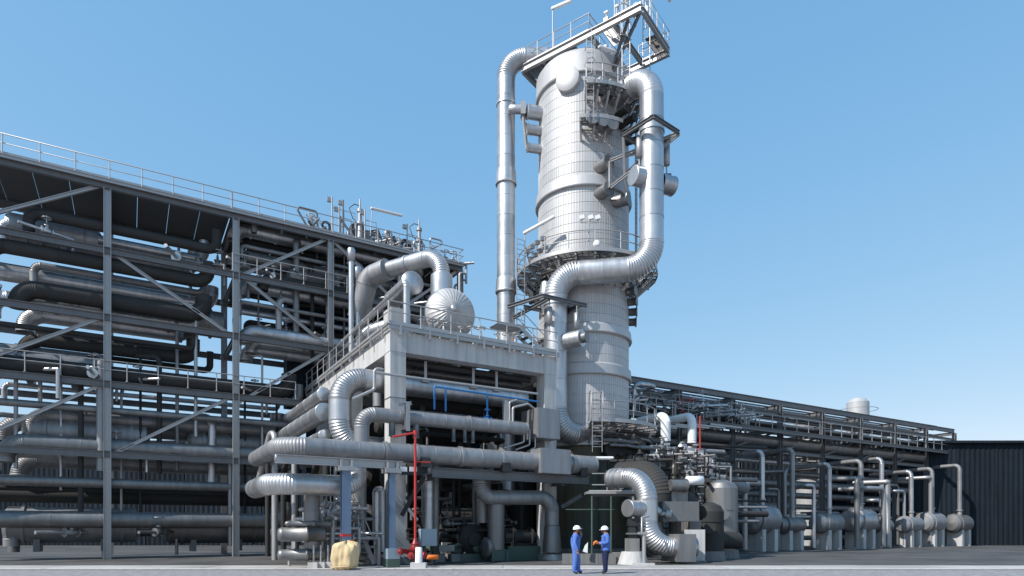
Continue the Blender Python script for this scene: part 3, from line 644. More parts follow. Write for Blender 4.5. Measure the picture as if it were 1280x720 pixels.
# ================================================================== PIPES IN FRONT OF THE TABLE FRAME
# long pipe across the front
bl = -1.15
zl = 5.15
aL, aR = apx(352, bl), apx(738, bl)
mp = thing('main_pipe', 'long silver pipe crossing the whole front of the concrete frame', 'pipe', G(aL, bl, zl))
def gl(px, b=bl, z=zl): return G(apx(px, b), b, z)
pipe('main_pipe', '', [G(aL,bl+6,zl), G(aL,bl,zl), gl(478)], .40, mat='clad_mid', th=mp, R=1.0)
pipe('main_pipe', '', [gl(478), gl(572)], .43, mat='clad_mid', th=mp, bands=[(gl(481),U),(gl(519),U)])
pipe('main_pipe', '', [gl(572), gl(675)], .455, mat='clad_mid', th=mp, bands=[(gl(575),U),(gl(625),U)])
pipe('main_pipe', '', [gl(675), gl(741)], .50, mat='clad_mid', th=mp, caps=(False, True), bands=[(gl(712),U)])
for px in (528, 628, 724):
    q = gl(px); MB().box(q-ZZ*.42, U, Vv, ZZ, .22, .47, .22).build('pipe_shoe', 'dsteel', mp)
panelled_box('pipe_box', 'bolted sheet box enclosing the long front pipe', 'box', apx(668,bl), apx(705,bl), bl-.62, bl+.6, zl-.62, zl+.66, 'clad_mid')
# steel beam under it and its brackets
bb = thing('support_beam', 'long grey steel beam under the long front pipe', 'beam', gl(735,bl,zl-.85))
MB().ibeam(gl(540,bl,zl-.82), gl(736,bl,zl-.82), .46, .3).build('beam', 'steel', bb)
for px in (545, 628, 705):
    MB().ibeam(gl(px,bl,zl-1.0), G(apx(px,bl), .0, zl-1.0), .3, .2).build('cross_arm', 'steel', bb)
lb = thing('beam_on_blue_posts', 'pale steel beam running left on top of the blue posts', 'beam', G(-2,-2.7,4.0))
bp = -2.55; zb = zat(575, 26.8)
MB().ibeam(G(apx(346,bp),bp,zb-.15), G(apx(503,bp),bp,zb-.15), .34, .25).build('beam', 'galv', lb)
MB().ibeam(G(apx(502,bp),bp,zb-.4), G(apx(534,bl),bl,zb-.15), .34, .22).build('cantilever', 'dsteel', lb)
for k in range(2): MB().box(G(apx(503+10*k,bp),bp-.13-.2*k,zb-.32), U, Vv, ZZ, .16, .02, .1).build('label_plate', 'white', lb)
for i, (px, w_, c) in enumerate(((432, .36, 'outer'), (489.5, .26, 'inner'))):
    q = G(apx(px,bp), bp); po = thing('blue_post', c+' pale blue steel post carrying the front beam', 'post', q)
    MB().ibeam((q.x,q.y,.3), (q.x,q.y,zb-.5), w_, w_, up=Vv).build('shaft', 'blue', po)
    MB().box((q.x,q.y,zb-.42), U, Vv, ZZ, .34, .3, .09).build('head_plate', 'galv', po)
    for s_ in (-1, 1): MB().box(q+U*s_*.22+ZZ*(zb-.2), U, Vv, ZZ, .04, .2, .16).build('clamp', 'galv', po)
    MB().box((q.x,q.y,.42), U, Vv, ZZ, .27, .27, .42).build('pedestal', 'bluegrey' if i else 'conc', po)
    if i == 0: MB().box((q.x,q.y,zat(669,26.2)), U, Vv, ZZ, w_/2+.012, w_/2+.012, .05).build('red_stripe', 'red', po)
    else: MB().box((q.x,q.y,.2), U, Vv, ZZ, .275, .275, .2).build('painted_base', 'greenp', po)
# canvas cover on the outer post foot
q = G(apx(429,bp), bp-.2); b = MB(); rs = []
NC = 64
for j in range(15):
    t = j/14; h = 1.14*t; w0 = .50+.10*math.sin(t*PI*.9)-.10*max(0, .14-t)/.14-(.0 if t < .86 else (t-.86)/.14*.12)
    if t > .93: w0 *= .72 if t < .99 else .25
    ring = []
    for i in range(NC):
        a = 2*PI*i/NC; ca, sa = math.cos(a), math.sin(a); se = (abs(ca)**3.2+abs(sa)**3.2)**(-1/3.2)
        fo = .030*math.sin(5*a+1.3*math.sin(t*4))+.020*math.sin(11*a+3*t)+.014*math.sin(17*a-5*t+1)
        fo += .025*math.sin(t*13+2.2*math.sin(2*a))*(1-t)
        r = w0*se*.9+fo
        ring.append(Vector((q.x+ca*r*.98+.05*t, q.y+sa*r*.85, h+(.05*math.sin(3*a+1)+.03*math.sin(7*a) if t > .1 else .012*math.sin(9*a)+.012))))
    rs.append(ring)
cv = thing('canvas_cover', 'crumpled tan canvas cover tied round the outer blue post foot', 'cover', q)
b.rings(rs, (False, True), sm=True); b.build('sheet', 'tan', cv)
MB().tube([(q.x+math.cos(a)*.53, q.y+math.sin(a)*.46, .13+.02*math.sin(a*3)) for a in [2*PI*i/20 for i in range(20)]], .02, 6, closed=True).build('cord', 'tan', cv)
# second pipe with elbow down behind the front pipe
b2 = -.55; z2 = zat(519, gb(476,519,b2).y)
pipe('elbow_pipe', 'medium silver pipe turning down at left above the long front pipe', [G(apx(452,b2),b2,zl-.2), G(apx(452,b2),b2,z2), G(apx(657,b2),b2,z2)], .335, 'clad_mid', R=.62,
     bands=[(gl(506,b2,z2),U),(gl(586,b2,z2),U)])
for i, px in enumerate((490, 520, 567, 581, 591)):
    q = gl(px,b2,z2); MB().lathe(q-ZZ*.25, -ZZ, [(0,.15 if i<2 else .09),(.65,.15 if i<2 else .09),(.65,.18 if i<2 else .11),(.7,.1)], 16).solo('dummy_leg', 'clad_dull', 'short stub leg hanging under the medium pipe, %s from left' % ORD[i], 'stub')
sbk = thing('pipe_stand', 'steel saddle stand clamped on the medium pipe by the column', 'bracket', gl(512,b2,z2-.6))
MB().ibeam(gl(509,b2-.42,z2-.7), gl(509,b2-.42,z2+.65), .22, .2, up=Vv).build('upright', 'galv', sbk); MB().ibeam(gl(497,b2-.42,z2+.45), gl(514,b2-.42,z2+.62), .16, .14).build('arm', 'galv', sbk); MB().ibeam(gl(502,b2-.4,z2-.75), gl(514,b2-.4,z2-.62), .16, .14).build('arm', 'dsteel', sbk)
# third big pipe: behind the corner column, elbow down at left
b3 = 1.5; z3 = zat(478, gb(479,478,b3).y)
a3 = apx(425,b3)
pipe('large_pipe', 'large silver pipe bending down left of the corner concrete column', [G(BW-.4,b3,z3), G(a3,b3,z3), G(a3,b3,zat(556,G(a3,b3).y)), G(a3+3.2,b3+.3,zat(556,G(a3,b3).y))], .53, R=1.15, gore=.11)
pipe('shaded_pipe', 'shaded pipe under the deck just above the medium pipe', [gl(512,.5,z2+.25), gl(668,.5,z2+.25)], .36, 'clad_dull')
pipe('rear_pipe', 'thick shaded pipe low behind the long front pipe', [G(.9,.9,zl+.35), G(apx(604,.9),.9,zl+.35), G(apx(604,.9),.9,2)], .42, 'clad_dull', R=.8)
small_pipe('rail_pipe', 'thin pale pipe strung along under the deck beam', [gl(470,-.35,zat(466,29.3)), gl(672,-.35,zat(466,29.3))], .06, 'galv')
small_pipe('drop_pipe', 'thin pale pipe bending down left of the corner column', [gl(479,-.3,zat(462,29.5)), gl(468,-.3,zat(462,29.5)), gl(468,-.3,zat(488,29.5)), gl(441,-.3,zat(503,29.5))], .075, 'galv')
zbp = zat(481, 30.6)
small_pipe('blue_pipe', 'bright blue thin pipe running along under the deck', [gl(543,-.2,zat(511,30.8)), gl(543,-.2,zbp), gl(672,-.2,zbp-.12)], .05, 'bluepipe', R=.08)
small_pipe('blue_pipe', 'bright blue drop pipe at the left end of the blue line', [gl(557,-.22,zbp+.02), gl(557,-.22,zat(512,30.8))], .05, 'bluepipe')
small_pipe('blue_pipe', 'bright blue drop pipe at the right of the blue line', [gl(609,-.22,zbp-.05), gl(609,-.22,zat(517,31.6))], .05, 'bluepipe')
valve('small blue valve ending the right blue drop pipe', gl(609,-.22,zat(521,31.6)), .9, ANG, 'bluepipe', 'bluepipe')
# grey enclosure and its fittings
eq = panelled_box('enclosure', 'grey sheet enclosure box hung below the right concrete column', 'box', apx(672.5,-.9), apx(700,-.9), -.9, .75, zat(546,33), zat(508,33), 'clad_mid', bolts=False)
e0 = G(apx(672,-.9),-.9)
for i, px in enumerate((655, 662, 669)):
    small_pipe('bent_tube', 'thin bent tube at the grey enclosure, %s from left' % ORD[i], [gl(px,-.6,zat(535,33)), gl(px,-.6,zat(552+i*3,33)), gl(px-26+i*8,-.6,zat(562+i,33))], .045, 'galv')
small_pipe('bent_tube', 'thin bent tube leaving the enclosure top to the left', [gl(641,-.5,zat(530,32.6)), gl(641,-.5,zat(508,32.6)), gl(660,-.5,zat(502,32.8)), gl(668,-.4,zat(508,33))], .06, 'galv')
MB().gbox(apx(630,-.3), apx(635,-.3), -.35, -.15, zat(526,32), zat(496,32)).solo('bar_post', 'galv', 'short pale upright bar left of the grey enclosure', 'post')
small_pipe('hook_pipe', 'thin hooked pale pipe left of the grey enclosure', [gl(637,-.4,zat(524,32)), gl(637,-.4,zat(498,32)), gl(646,-.4,zat(494,32))], .05, 'galv')
MB().gbox(apx(707,-.2), apx(716,-.2), -.2, -.14, zat(571,35), zat(564,35)).solo('sign_plate', 'rust', 'small rust red plate right of the bolted sheet box', 'plate')
# pipes and cylinders running back on the left side
for i, (py, r, bb_) in enumerate(((497, .36, 1.0), (519, .46, 1.6), (548, .30, 2.4))):
    q = ga(399, py, -1.7-.35*i)
    pipe('side_pipe', 'silver pipe running back along the left of the frame, %s from top' % ORD[i], [q-Vv*1.0, q+Vv*14], r, 'clad', sec=1.6, caps=(True, False))
for i, (py, r) in enumerate(((607, .44), (577, .17))):
    b_ = bp+.9 if i == 0 else bp+.55
    qq = gb(420, py, b_)
    if i == 0: pipe('low_pipe', 'fat low pipe under the pale beam bending up behind the outer blue post', [G(apx(340,b_),b_+4,qq.z), G(apx(340,b_),b_,qq.z), G(apx(447,b_),b_,qq.z), G(apx(447,b_)+.2,b_+1.2,qq.z+1.6)], r, 'clad', R=.85)
    else: pipe('capped_pipe', 'slim capped pipe lying on the pale beam', [G(apx(345,b_),b_,qq.z), G(apx(486,b_),b_,qq.z)], r, 'clad', caps=(True, True), n=20)
# fire hydrant standpipe
qh_ = G(apx(519,-3.0), -3.0)
hy = thing('fire_standpipe', 'slender red fire water pipe with arm beside the corner column', 'standpipe', qh_)
zt_ = zat(541, qh_.y)
MB().tube([qh_+ZZ*.9, qh_+ZZ*zt_], .055, 10).build('riser', 'red', hy); MB().tube([qh_+ZZ*zt_, qh_+ZZ*(zt_-.25)-U*1.0], .05, 10).build('arm', 'red', hy)
MB().lathe(qh_+ZZ*(zt_-.1), ZZ, [(0,.09),(.2,.09)], 12).build('elbow_fitting', 'red', hy); MB().tube([qh_+ZZ*zat(577,qh_.y), qh_+ZZ*(zat(577,qh_.y)-.0)+U*.7], .035, 8).build('side_branch', 'red', hy)
hd = thing('hydrant', 'dark red hydrant manifold with outlets at the foot of the red pipe', 'hydrant', qh_)
MB().lathe(qh_+ZZ*.3, ZZ, [(0,.09),(.35,.10),(.4,.2),(.62,.22),(.8,.13),(.95,.06)], 16).build('barrel', 'darkred', hd)
for dq, L_ in ((-U,.62),(U,.4),((-U-Vv).normalized(),.4),((U-Vv).normalized(),.35)):
    o = MB().lathe(qh_+ZZ*(.72 if L_>.5 else .55), dq, [(0,.10),(L_,.10),(L_,.15),(L_+.1,.15)], 12).build('outlet', 'darkred', hd)
    MB().lathe(qh_+ZZ*(.72 if L_>.5 else .55)+dq*(L_+.1), dq, [(0,.09),(.07,.05)], 10).build('outlet_cap', 'darkred', o)
MB().tube([qh_+ZZ*1.02+Vector((math.cos(a)*.2,math.sin(a)*.2,0)) for a in [2*PI*i/14 for i in range(14)]], .02, 6, closed=True).build('handwheel', 'darkred', hd)
MB().tube([qh_, qh_+ZZ*.32], .07, 10).build('foot', 'darkred', hd)
q = at(523.5, 711.5, 26.45); bo = thing('bollard', 'short white bollard on a concrete block by the red hydrant', 'bollard', (q.x,q.y,0))
MB().wbox(q.x-.32,q.x+.32,q.y-.25,q.y+.25,0,.28).build('block', 'conc', bo); MB().lathe((q.x,q.y,.28), ZZ, [(0,.15),(.62,.14),(.64,.10)], 18).build('shaft', 'white', bo)
q = at(534, 690, 28.2); MB().lathe((q.x,q.y,.42), U, [(0,.05),(.03,.11),(.5,.11),(.53,.05)], 14).solo('orange_cylinder', 'orange', 'small orange cylinder lying right of the white bollard', 'cylinder')
q = at(440, 690, 27.5); MB().lathe((q.x,q.y,.3), ZZ, [(0,.1),(.9,.1),(.95,.06)], 12).solo('orange_marker', 'orange', 'orange upright marker behind the tan canvas cover', 'marker')
cb = panelled_box('control_box', 'blue grey control box on legs right of the hydrant', 'box', apx(527,-1.6), apx(546,-1.6), -1.6, -1.2, zat(683,28.6), zat(661,28.6), 'bluegrey', bolts=False)
for px in (530, 543): MB().bar(gl(px,-1.4,.0), gl(px,-1.4,zat(683,28.6)), .06, .06).build('leg', 'dsteel', cb)
MB().gbox(apx(549,-1.2), apx(568,-1.2), -1.2, -.7, zat(690,29.5), zat(682,29.5)).solo('bench_box', 'steel', 'flat grey instrument box on the floor beside the control box', 'box')
# ================================================================== UNDER THE TABLE
pipe('looped_pipe', 'grey pipe dropping, running right and dropping again under the beam', [gl(600,-.3,5.2), gl(600,-.3,zat(622,32)), gl(690,-.3,zat(622,32)+.12), gl(690,-.3,1.9)], .38, 'clad_mid', R=.75)
sk = thing('pipe_boot', 'flared sheet boot on concrete foot at end of the grey drop pipe', 'boot', gl(690,-.3,0))
q = gl(690,-.3,0); MB().lathe(q+ZZ*.42, ZZ, [(0,.52),(.03,.52),(1.4,.42),(1.45,.40)], 28).build('boot', 'clad_dull', sk); MB().lathe(q, ZZ, [(0,.55),(.3,.5),(.36,.3)], 4, ref=None).build('foot', 'conc', sk)
MB().lathe(q+ZZ*.3, ZZ, [(0,.2),(.15,.2)], 14).build('stub', 'dsteel', sk)
q = gl(620,-.1,0); vd = thing('vertical_duct', 'wide grey vertical duct on a green steel frame under the beam', 'duct', q)
MB().lathe(q+ZZ*zat(688,31.6), ZZ, [(0,.44),(1.2,.44),(1.2,.47),(1.3,.47),(1.3,.44),(2.3,.44),(2.35,.46)], 26, sm='seg').build('duct', 'clad_dull', vd)
MB().lathe(q+ZZ*(zat(688,31.6)+.1)-U*.15, -U, [(0,.3),(.45,.55),(.5,.55),(.52,.3)], 22).build('flared_inlet', 'clad_dull', vd)
for x, y in ((-.42,-.4),(.42,-.4),(.42,.4),(-.42,.4)): MB().bar(q+U*x+Vv*y, q+U*x+Vv*y+ZZ*.62, .12, .12).build('frame_leg', 'greenp', vd)
MB().box(q+ZZ*.35, U, Vv, ZZ, .4, .36, .3).build('base_tank', 'greenp', vd)
q = gl(585,1.4,0); hx = thing('pump', 'dark grey round pump casing on a green base behind the wide duct', 'pump', q)
MB().lathe(q+ZZ*1.15-Vv*.5, -Vv, [(-1.5,.5),(0,.72),(.0,.8),(.12,.8),(.14,.4),(.3,.35)], 28).build('casing', 'clad_dark', hx); MB().box(q+ZZ*.2, U, Vv, ZZ, .8, .8, .2).build('base', 'greenp', hx); MB().box(q+ZZ*.6, U, Vv, ZZ, .25, .5, .2).build('pedestal', 'steel', hx)
q = gl(652,1.0,0); hx = thing('pump', 'dark horizontal pump on a green plinth between the duct and the boot', 'pump', q)
MB().lathe(q+ZZ*1.25-U*1.3, U, [(0,.3),(.05,.42),(.5,.42),(.52,.62),(.66,.62),(.68,.4),(1.7,.4),(1.72,.55),(1.85,.55),(1.87,.3),(2.5,.26)], 24, sm='seg').build('casing', 'dsteel', hx); MB().box(q+ZZ*.38, U, Vv, ZZ, 1.2, .6, .38).build('base', 'greenp', hx); MB().box(q+ZZ*.82, U, Vv, ZZ, .9, .3, .1).build('pedestal', 'dsteel', hx)
pipe('banded_pipe', 'pale banded upright pipe under the beam right of the hydrant', [gl(535,.1,1.2), gl(535,.1,zl+.1)], .26, 'clad', sec=.22, bead=.012, n=22)
pipe('banded_pipe', 'dim banded upright pipe behind the control box', [gl(543,.7,.8), gl(543,.7,zl+.3)], .24, 'clad_dull', sec=.3, bead=.012, n=22)
ib = G(apx(473,.4), .4, 0); pipe('gooseneck_pipe', 'white topped gooseneck pipe left of the corner column', [G(apx(470,.4),.4,1.2), G(apx(470,.4),.4,3.55), G(apx(478,.4),.4,3.55), G(apx(478,.4),.4,.6)], .17, 'clad', R=.17, n=18)
# knee braces of the corner column
kb = thing('knee_brace', 'pair of dark steel knee braces leaning right of the corner column', 'brace', gl(500,-.5,2.2))
MB().ibeam(gl(502,-.5,2.3), gl(530,-.9,zl-1.0), .2, .16).build('brace', 'dsteel', kb); MB().ibeam(gl(504,-.3,2.5), gl(529,-.6,zl-1.2), .16, .14).build('brace', 'steel', kb)
kb = thing('knee_brace', 'single grey knee brace under the right end of the front beam', 'brace', gl(702,.6,3))
MB().ibeam(gl(702,.5,zat(633,34.5)), gl(727,.0,zat(618,35)), .22, .2).build('brace', 'steel', kb)
ck = G(apx(493,-1.9),-1.9)
gp = thing('gusset_strap', 'sloping grey strap at the foot of the corner column', 'strap', G(.2,-.25,.3)); MB().bar(G(-.1,-.3,2.0), G(1.2,-.3,.4), .05, .2).build('strap', 'galv', gp); MB().bar(G(-.1,-.4,3.6), G(1.2,-.4,2.1), .05, .14).build('strap', 'galv', gp)
# exchangers in rows under the table, shade put into their dark colour
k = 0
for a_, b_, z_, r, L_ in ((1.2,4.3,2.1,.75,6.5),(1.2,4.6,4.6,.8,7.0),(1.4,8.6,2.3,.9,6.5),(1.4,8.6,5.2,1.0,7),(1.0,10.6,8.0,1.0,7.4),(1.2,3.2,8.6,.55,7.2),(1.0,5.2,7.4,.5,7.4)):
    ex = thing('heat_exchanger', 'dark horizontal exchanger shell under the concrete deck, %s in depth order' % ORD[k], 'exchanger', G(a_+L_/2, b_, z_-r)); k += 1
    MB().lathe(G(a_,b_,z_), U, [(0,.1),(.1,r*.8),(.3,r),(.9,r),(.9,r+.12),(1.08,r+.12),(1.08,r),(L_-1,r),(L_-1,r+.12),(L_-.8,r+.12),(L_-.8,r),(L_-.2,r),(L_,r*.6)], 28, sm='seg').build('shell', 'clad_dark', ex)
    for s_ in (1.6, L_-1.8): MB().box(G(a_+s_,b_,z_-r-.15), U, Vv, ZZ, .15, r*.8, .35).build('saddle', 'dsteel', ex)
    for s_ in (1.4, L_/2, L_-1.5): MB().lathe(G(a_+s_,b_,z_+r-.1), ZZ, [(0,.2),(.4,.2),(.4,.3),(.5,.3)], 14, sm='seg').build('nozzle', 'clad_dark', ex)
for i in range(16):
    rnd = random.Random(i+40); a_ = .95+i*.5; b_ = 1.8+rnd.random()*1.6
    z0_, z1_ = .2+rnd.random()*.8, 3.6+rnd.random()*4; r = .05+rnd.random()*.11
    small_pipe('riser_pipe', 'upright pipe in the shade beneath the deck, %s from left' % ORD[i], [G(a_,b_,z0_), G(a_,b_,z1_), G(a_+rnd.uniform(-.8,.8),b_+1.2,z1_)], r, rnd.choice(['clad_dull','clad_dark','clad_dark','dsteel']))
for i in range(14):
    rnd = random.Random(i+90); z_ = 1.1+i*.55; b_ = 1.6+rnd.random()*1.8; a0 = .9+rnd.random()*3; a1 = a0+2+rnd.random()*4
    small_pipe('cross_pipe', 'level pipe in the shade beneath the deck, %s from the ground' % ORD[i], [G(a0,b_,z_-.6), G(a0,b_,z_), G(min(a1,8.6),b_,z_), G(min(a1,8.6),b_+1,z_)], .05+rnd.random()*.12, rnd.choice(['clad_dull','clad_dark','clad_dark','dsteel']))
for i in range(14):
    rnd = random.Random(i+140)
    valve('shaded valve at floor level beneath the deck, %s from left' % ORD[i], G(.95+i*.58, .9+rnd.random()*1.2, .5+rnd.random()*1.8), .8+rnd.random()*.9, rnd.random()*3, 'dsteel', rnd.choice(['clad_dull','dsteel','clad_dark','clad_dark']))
for i in range(6):
    q = G(1.6+i*1.15, 1.2, 0); st = thing('pump_stand', 'small pump on a concrete plinth beneath the deck, %s from left' % ORD[i], 'pump', q)
    MB().box(q+ZZ*.2, U, Vv, ZZ, .4, .55, .2).build('plinth', 'conc_d', st); MB().lathe(q+ZZ*.7-Vv*.5, Vv, [(0,.1),(.05,.26),(.3,.26),(.32,.15),(.45,.15),(.46,.22),(1,.22)], 18, sm='seg').build('motor', 'greenp', st); MB().box(q+ZZ*.44, U, Vv, ZZ, .2, .4, .06).build('skid', 'dsteel', st)
rw = thing('backing_wall', 'added dark backing wall standing in for shade beneath the deck', 'wall', G(8,13.9,0))
for i in range(11): MB().gbox(-.6+i*1.8+.02, -.6+i*1.8+1.78, 14.1+.05*(i%2), 14.3, 0, 9.8).build('wall_panel', 'bldg', rw)  # added wall, a dark backing in place of deep shade
for i, (px, Yq, r, zt_) in enumerate(((649, 42.5, .95, 12.6), (676, 44.5, 1.0, 13.0), (617, 43.5, .9, 11.6))):  # vessels added to block the sky and keep the gaps dark
    q = at(px, 600, Yq); vsl = thing('backing_vessel', ('added dark vessel blocking sky behind right end of the concrete deck','added dark vessel blocking sky behind the right concrete column','added dark vessel blocking sky beneath the back of the deck')[i], 'vessel', (q.x,Yq,0))
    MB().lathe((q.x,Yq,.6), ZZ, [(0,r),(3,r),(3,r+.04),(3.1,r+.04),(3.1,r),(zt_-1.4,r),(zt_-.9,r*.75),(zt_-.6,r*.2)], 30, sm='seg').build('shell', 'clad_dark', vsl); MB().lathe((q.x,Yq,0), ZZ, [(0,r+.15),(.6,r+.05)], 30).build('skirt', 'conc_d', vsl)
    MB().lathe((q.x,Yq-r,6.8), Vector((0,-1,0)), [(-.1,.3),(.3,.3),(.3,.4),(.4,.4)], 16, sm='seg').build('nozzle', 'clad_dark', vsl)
for i in range(5):
    z_ = ZT-1.15-.12*(i % 2); b_ = 1.1+i*1.05
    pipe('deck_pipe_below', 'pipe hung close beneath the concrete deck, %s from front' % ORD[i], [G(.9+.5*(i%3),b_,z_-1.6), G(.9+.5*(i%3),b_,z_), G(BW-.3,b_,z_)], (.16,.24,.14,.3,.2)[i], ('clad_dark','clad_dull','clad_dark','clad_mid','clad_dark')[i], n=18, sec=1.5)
for i in range(3):
    q = G((2.2,4.9,6.3)[i], .95, ZT-.98); hg = thing('pipe_hanger', 'short pale hanger strap under the deck beam, %s from left' % ORD[i], 'hanger', q)
    MB().bar(q, q-ZZ*1.0, .03, .14).build('strap', 'galv', hg); MB().gbox((2.2,4.9,6.3)[i]-.2, (2.2,4.9,6.3)[i]+.2, .85, 1.2, ZT-2.05, ZT-1.96).build('cradle', 'galv', hg)
# ------------------------------------------------------------------ left low cluster and stair
for i in range(15):
    rnd = random.Random(i+200); px = 389+i*4.4; b_ = -.9+rnd.random()*2.0
    q = gb(px, 690, b_); h0 = .2+rnd.random()*.5; h1 = 1.2+rnd.random()*1.9
    small_pipe('tangle_pipe', 'small bent pipe in the low cluster behind the canvas cover, %s from left' % ORD[i], [(q.x,q.y,h0), (q.x,q.y,h1), q*1+U*rnd.uniform(-1,1)*.9+ZZ*(h1-q.z), q+U*rnd.uniform(-1,1)+Vv*1.5+ZZ*(h1-q.z-.3)], .05+rnd.random()*.07, rnd.choice(['clad','galv','galv','clad_dull']))
for i in range(14):
    rnd = random.Random(i+230); q = gb(388+i*5, 660, -1.0+rnd.random()*1.2); q.z = .6+(i*37 % 10)/10*2.2
    valve('valve in the low cluster behind the canvas cover, %s from left' % ORD[i], q, .9+rnd.random()*.6, rnd.random()*3, 'galv', rnd.choice(['galv','clad']))
for i, (py, px, r) in enumerate(((693, 396, .24), (668, 396, .30), (655, 405, .13))):
    q = gb(px, py, -1.3); MB().lathe(q-U*1.6, U, [(0,.05),(.04,r*.8),(.15,r),(1.1,r),(1.1,r+.03),(1.2,r+.03),(1.2,r),(1.85,r),(1.95,r*.7),(1.97,.03)], 22).solo('receiver', 'clad_dull', 'lying cylinder receiver at far left low cluster, %s from the ground' % ORD[i], 'receiver')
for i in range(4):
    q = gb(392+i*9, 700, -1.5); f_ = thing('footing', 'small pale concrete footing in the low left cluster, %s from left' % ORD[i], 'footing', (q.x,q.y,0)); MB().wbox(q.x-.2,q.x+.2,q.y-.15,q.y+.15,0,.28).build('block', 'conc', f_); MB().tube([(q.x,q.y,.28),(q.x,q.y,1.0)], .05, 8).build('leg', 'galv', f_)
s0 = gb(441, 640, -.2); s1 = gb(468, 703, -.9); s1.z = .1
stl = thing('stair', 'steep steel stair left of the corner column', 'stair', s1)
for k in (0, .8): MB().bar(s0+Vv*k, s1+Vv*k, .05, .2).build('stringer', 'galv', stl)
for i in range(9): MB().box(s1.lerp(s0,(i+.7)/9.5)+Vv*.4, U, Vv, ZZ, .13, .38, .02).build('tread', 'steel', stl)
for k in (0, .8): MB().tube([s0+Vv*k+ZZ*1, s1+Vv*k+ZZ*1], .026, 8).build('handrail', 'galv', stl)
for i in range(3): MB().tube([s1.lerp(s0,i/2), s1.lerp(s0,i/2)+ZZ], .026, 8).build('rail_post', 'galv', stl)
pipe('fat_riser', 'fat pale upright pipe behind the outer blue post', [gl(448,.2,.4), gl(448,.2,zl)], .36, 'clad_dull')
pipe('fat_riser', 'fat grey upright pipe at far left behind the low fat pipe', [gl(390,-1.0,.4), gl(390,-1.0,3.4)], .34, 'clad_dull')
# ================================================================== STEEL STRUCTURE UPPER LEFT
SB = 13.2; SZ = zat(265, G(apx(386,SB),SB).y)-1.08
sf = thing('steel_structure', 'tall dark steel pipe structure behind the concrete deck at left', 'structure', G(2, SB+2, 0))
A0, A1 = -5.2, 10.4; lev = (SZ-.25, SZ-3.9, SZ-7.6)
for b_ in (SB, SB+5.6):
    for a_ in (-5.0, apx(413,SB), 5.6, 10.2): MB().ibeam(G(a_,b_,0 if a_ < 0 else ZT-.02), G(a_,b_,SZ-.45), .36, .36, up=U if b_ == SB else Vv).build('column', 'galv', sf)
    for z_ in lev: MB().ibeam(G(A0,b_-.02,z_), G(A1,b_-.02,z_), .46 if z_ == lev[0] else .36, .24).build('beam', 'steel', sf)
for a_ in (-5.0, apx(413,SB), 5.6, 10.2):
    for z_ in lev: MB().ibeam(G(a_,SB+.2,z_-.05), G(a_,SB+5.4,z_-.05), .34, .2).build('cross_beam', 'steel', sf)
for (a0,z0),(a1,z1) in (((-4.8,lev[1]),(.7,lev[0])),((.9,lev[2]),(-4.6,lev[1])),((1.0,lev[0]-.2),(5.4,lev[1]+.2)),((-4.8,lev[2]-4),(.7,lev[2])),((5.8,lev[1]),(10,lev[0]-.2))):
    MB().ibeam(G(a0,SB+.1,z0), G(a1,SB+.1,z1), .18, .16).build('brace', 'galv', sf)
for i in range(10): MB().gbox(A0+i*1.56+.02, A0+i*1.56+1.54, SB, SB+5.6, SZ-.02, SZ+.03).build('deck_panel', 'grate', sf)
MB().ibeam(G(-18.4,SB-.2,SZ-.08), G(A1,SB-.2,SZ-.08), .2, .12).build('edge_channel', 'galv', sf)
railing('railing', 'railing along the roof of the left steel structure', [G(A0,SB-.1,SZ+.03), G(A1,SB-.1,SZ+.03), G(A1,SB+5.6,SZ+.03)], step=1.5)
railing('railing', 'railing along the middle floor of the left steel structure', [G(A0,SB-.15,lev[1]+.2), G(3.2,SB-.15,lev[1]+.2)], step=1.5, toe=False)
# added ribbed panels: dark backing that stands in for the shaded interior
pl = thing('dark_backing', 'added dark ribbed backing inside the left steel structure', 'housing', G(3, SB+4, ZT))
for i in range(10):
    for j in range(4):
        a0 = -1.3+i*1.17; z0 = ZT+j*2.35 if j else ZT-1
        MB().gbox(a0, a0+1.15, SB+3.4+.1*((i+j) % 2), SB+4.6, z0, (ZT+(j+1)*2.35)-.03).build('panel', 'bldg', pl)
k = 0
for i in range(5):
    for j in range(3):
        rnd = random.Random(300+k); z_ = lev[2]+.55+i*1.75-(j*.3); b_ = SB+.5+j*.95; r = rnd.choice([.13,.18,.24,.34,.42])
        a0 = A0+rnd.random()*2; a1 = A1-rnd.random()*4
        pipe('structure_pipe', 'level pipe inside the left steel structure, row %s from bottom, %s from front' % (ORD[i], ORD[j]), [G(a0,b_,z_-.8), G(a0,b_,z_), G(a1,b_,z_), G(a1,b_+1.5,z_)], r, rnd.choice(['clad_dull','clad_dull','clad_dark','clad']), n=18, sec=1.9, R=r*1.8); k += 1
for i in range(14):
    rnd = random.Random(340+i); a_ = A0+.6+i*1.1; b_ = SB+.3+rnd.random()*1.6; z0 = lev[2]-1+rnd.random()*2; z1 = z0+2.5+rnd.random()*4.5; r = rnd.choice([.06,.09,.12,.2])
    small_pipe('structure_riser', 'upright pipe inside the left steel structure, %s from left' % ORD[i], [G(a_,b_,z0), G(a_,b_,min(z1,SZ-.6)), G(a_+rnd.uniform(-1.4,1.4),b_+.4,min(z1,SZ-.6))], r, rnd.choice(['galv','clad','clad_dull','clad_dark']), n=12)
for i in range(16):
    rnd = random.Random(380+i); q = G(A0+.8+i*.82, SB+.1+rnd.random()*.8, rnd.choice([lev[1],lev[1]+.6,lev[2]+.5])+.4)
    valve('valve in the left steel structure, %s from left' % ORD[i], q, .9+rnd.random()*.6, rnd.random()*3, rnd.choice(['galv','dsteel']), rnd.choice(['galv','clad','clad_dull']))
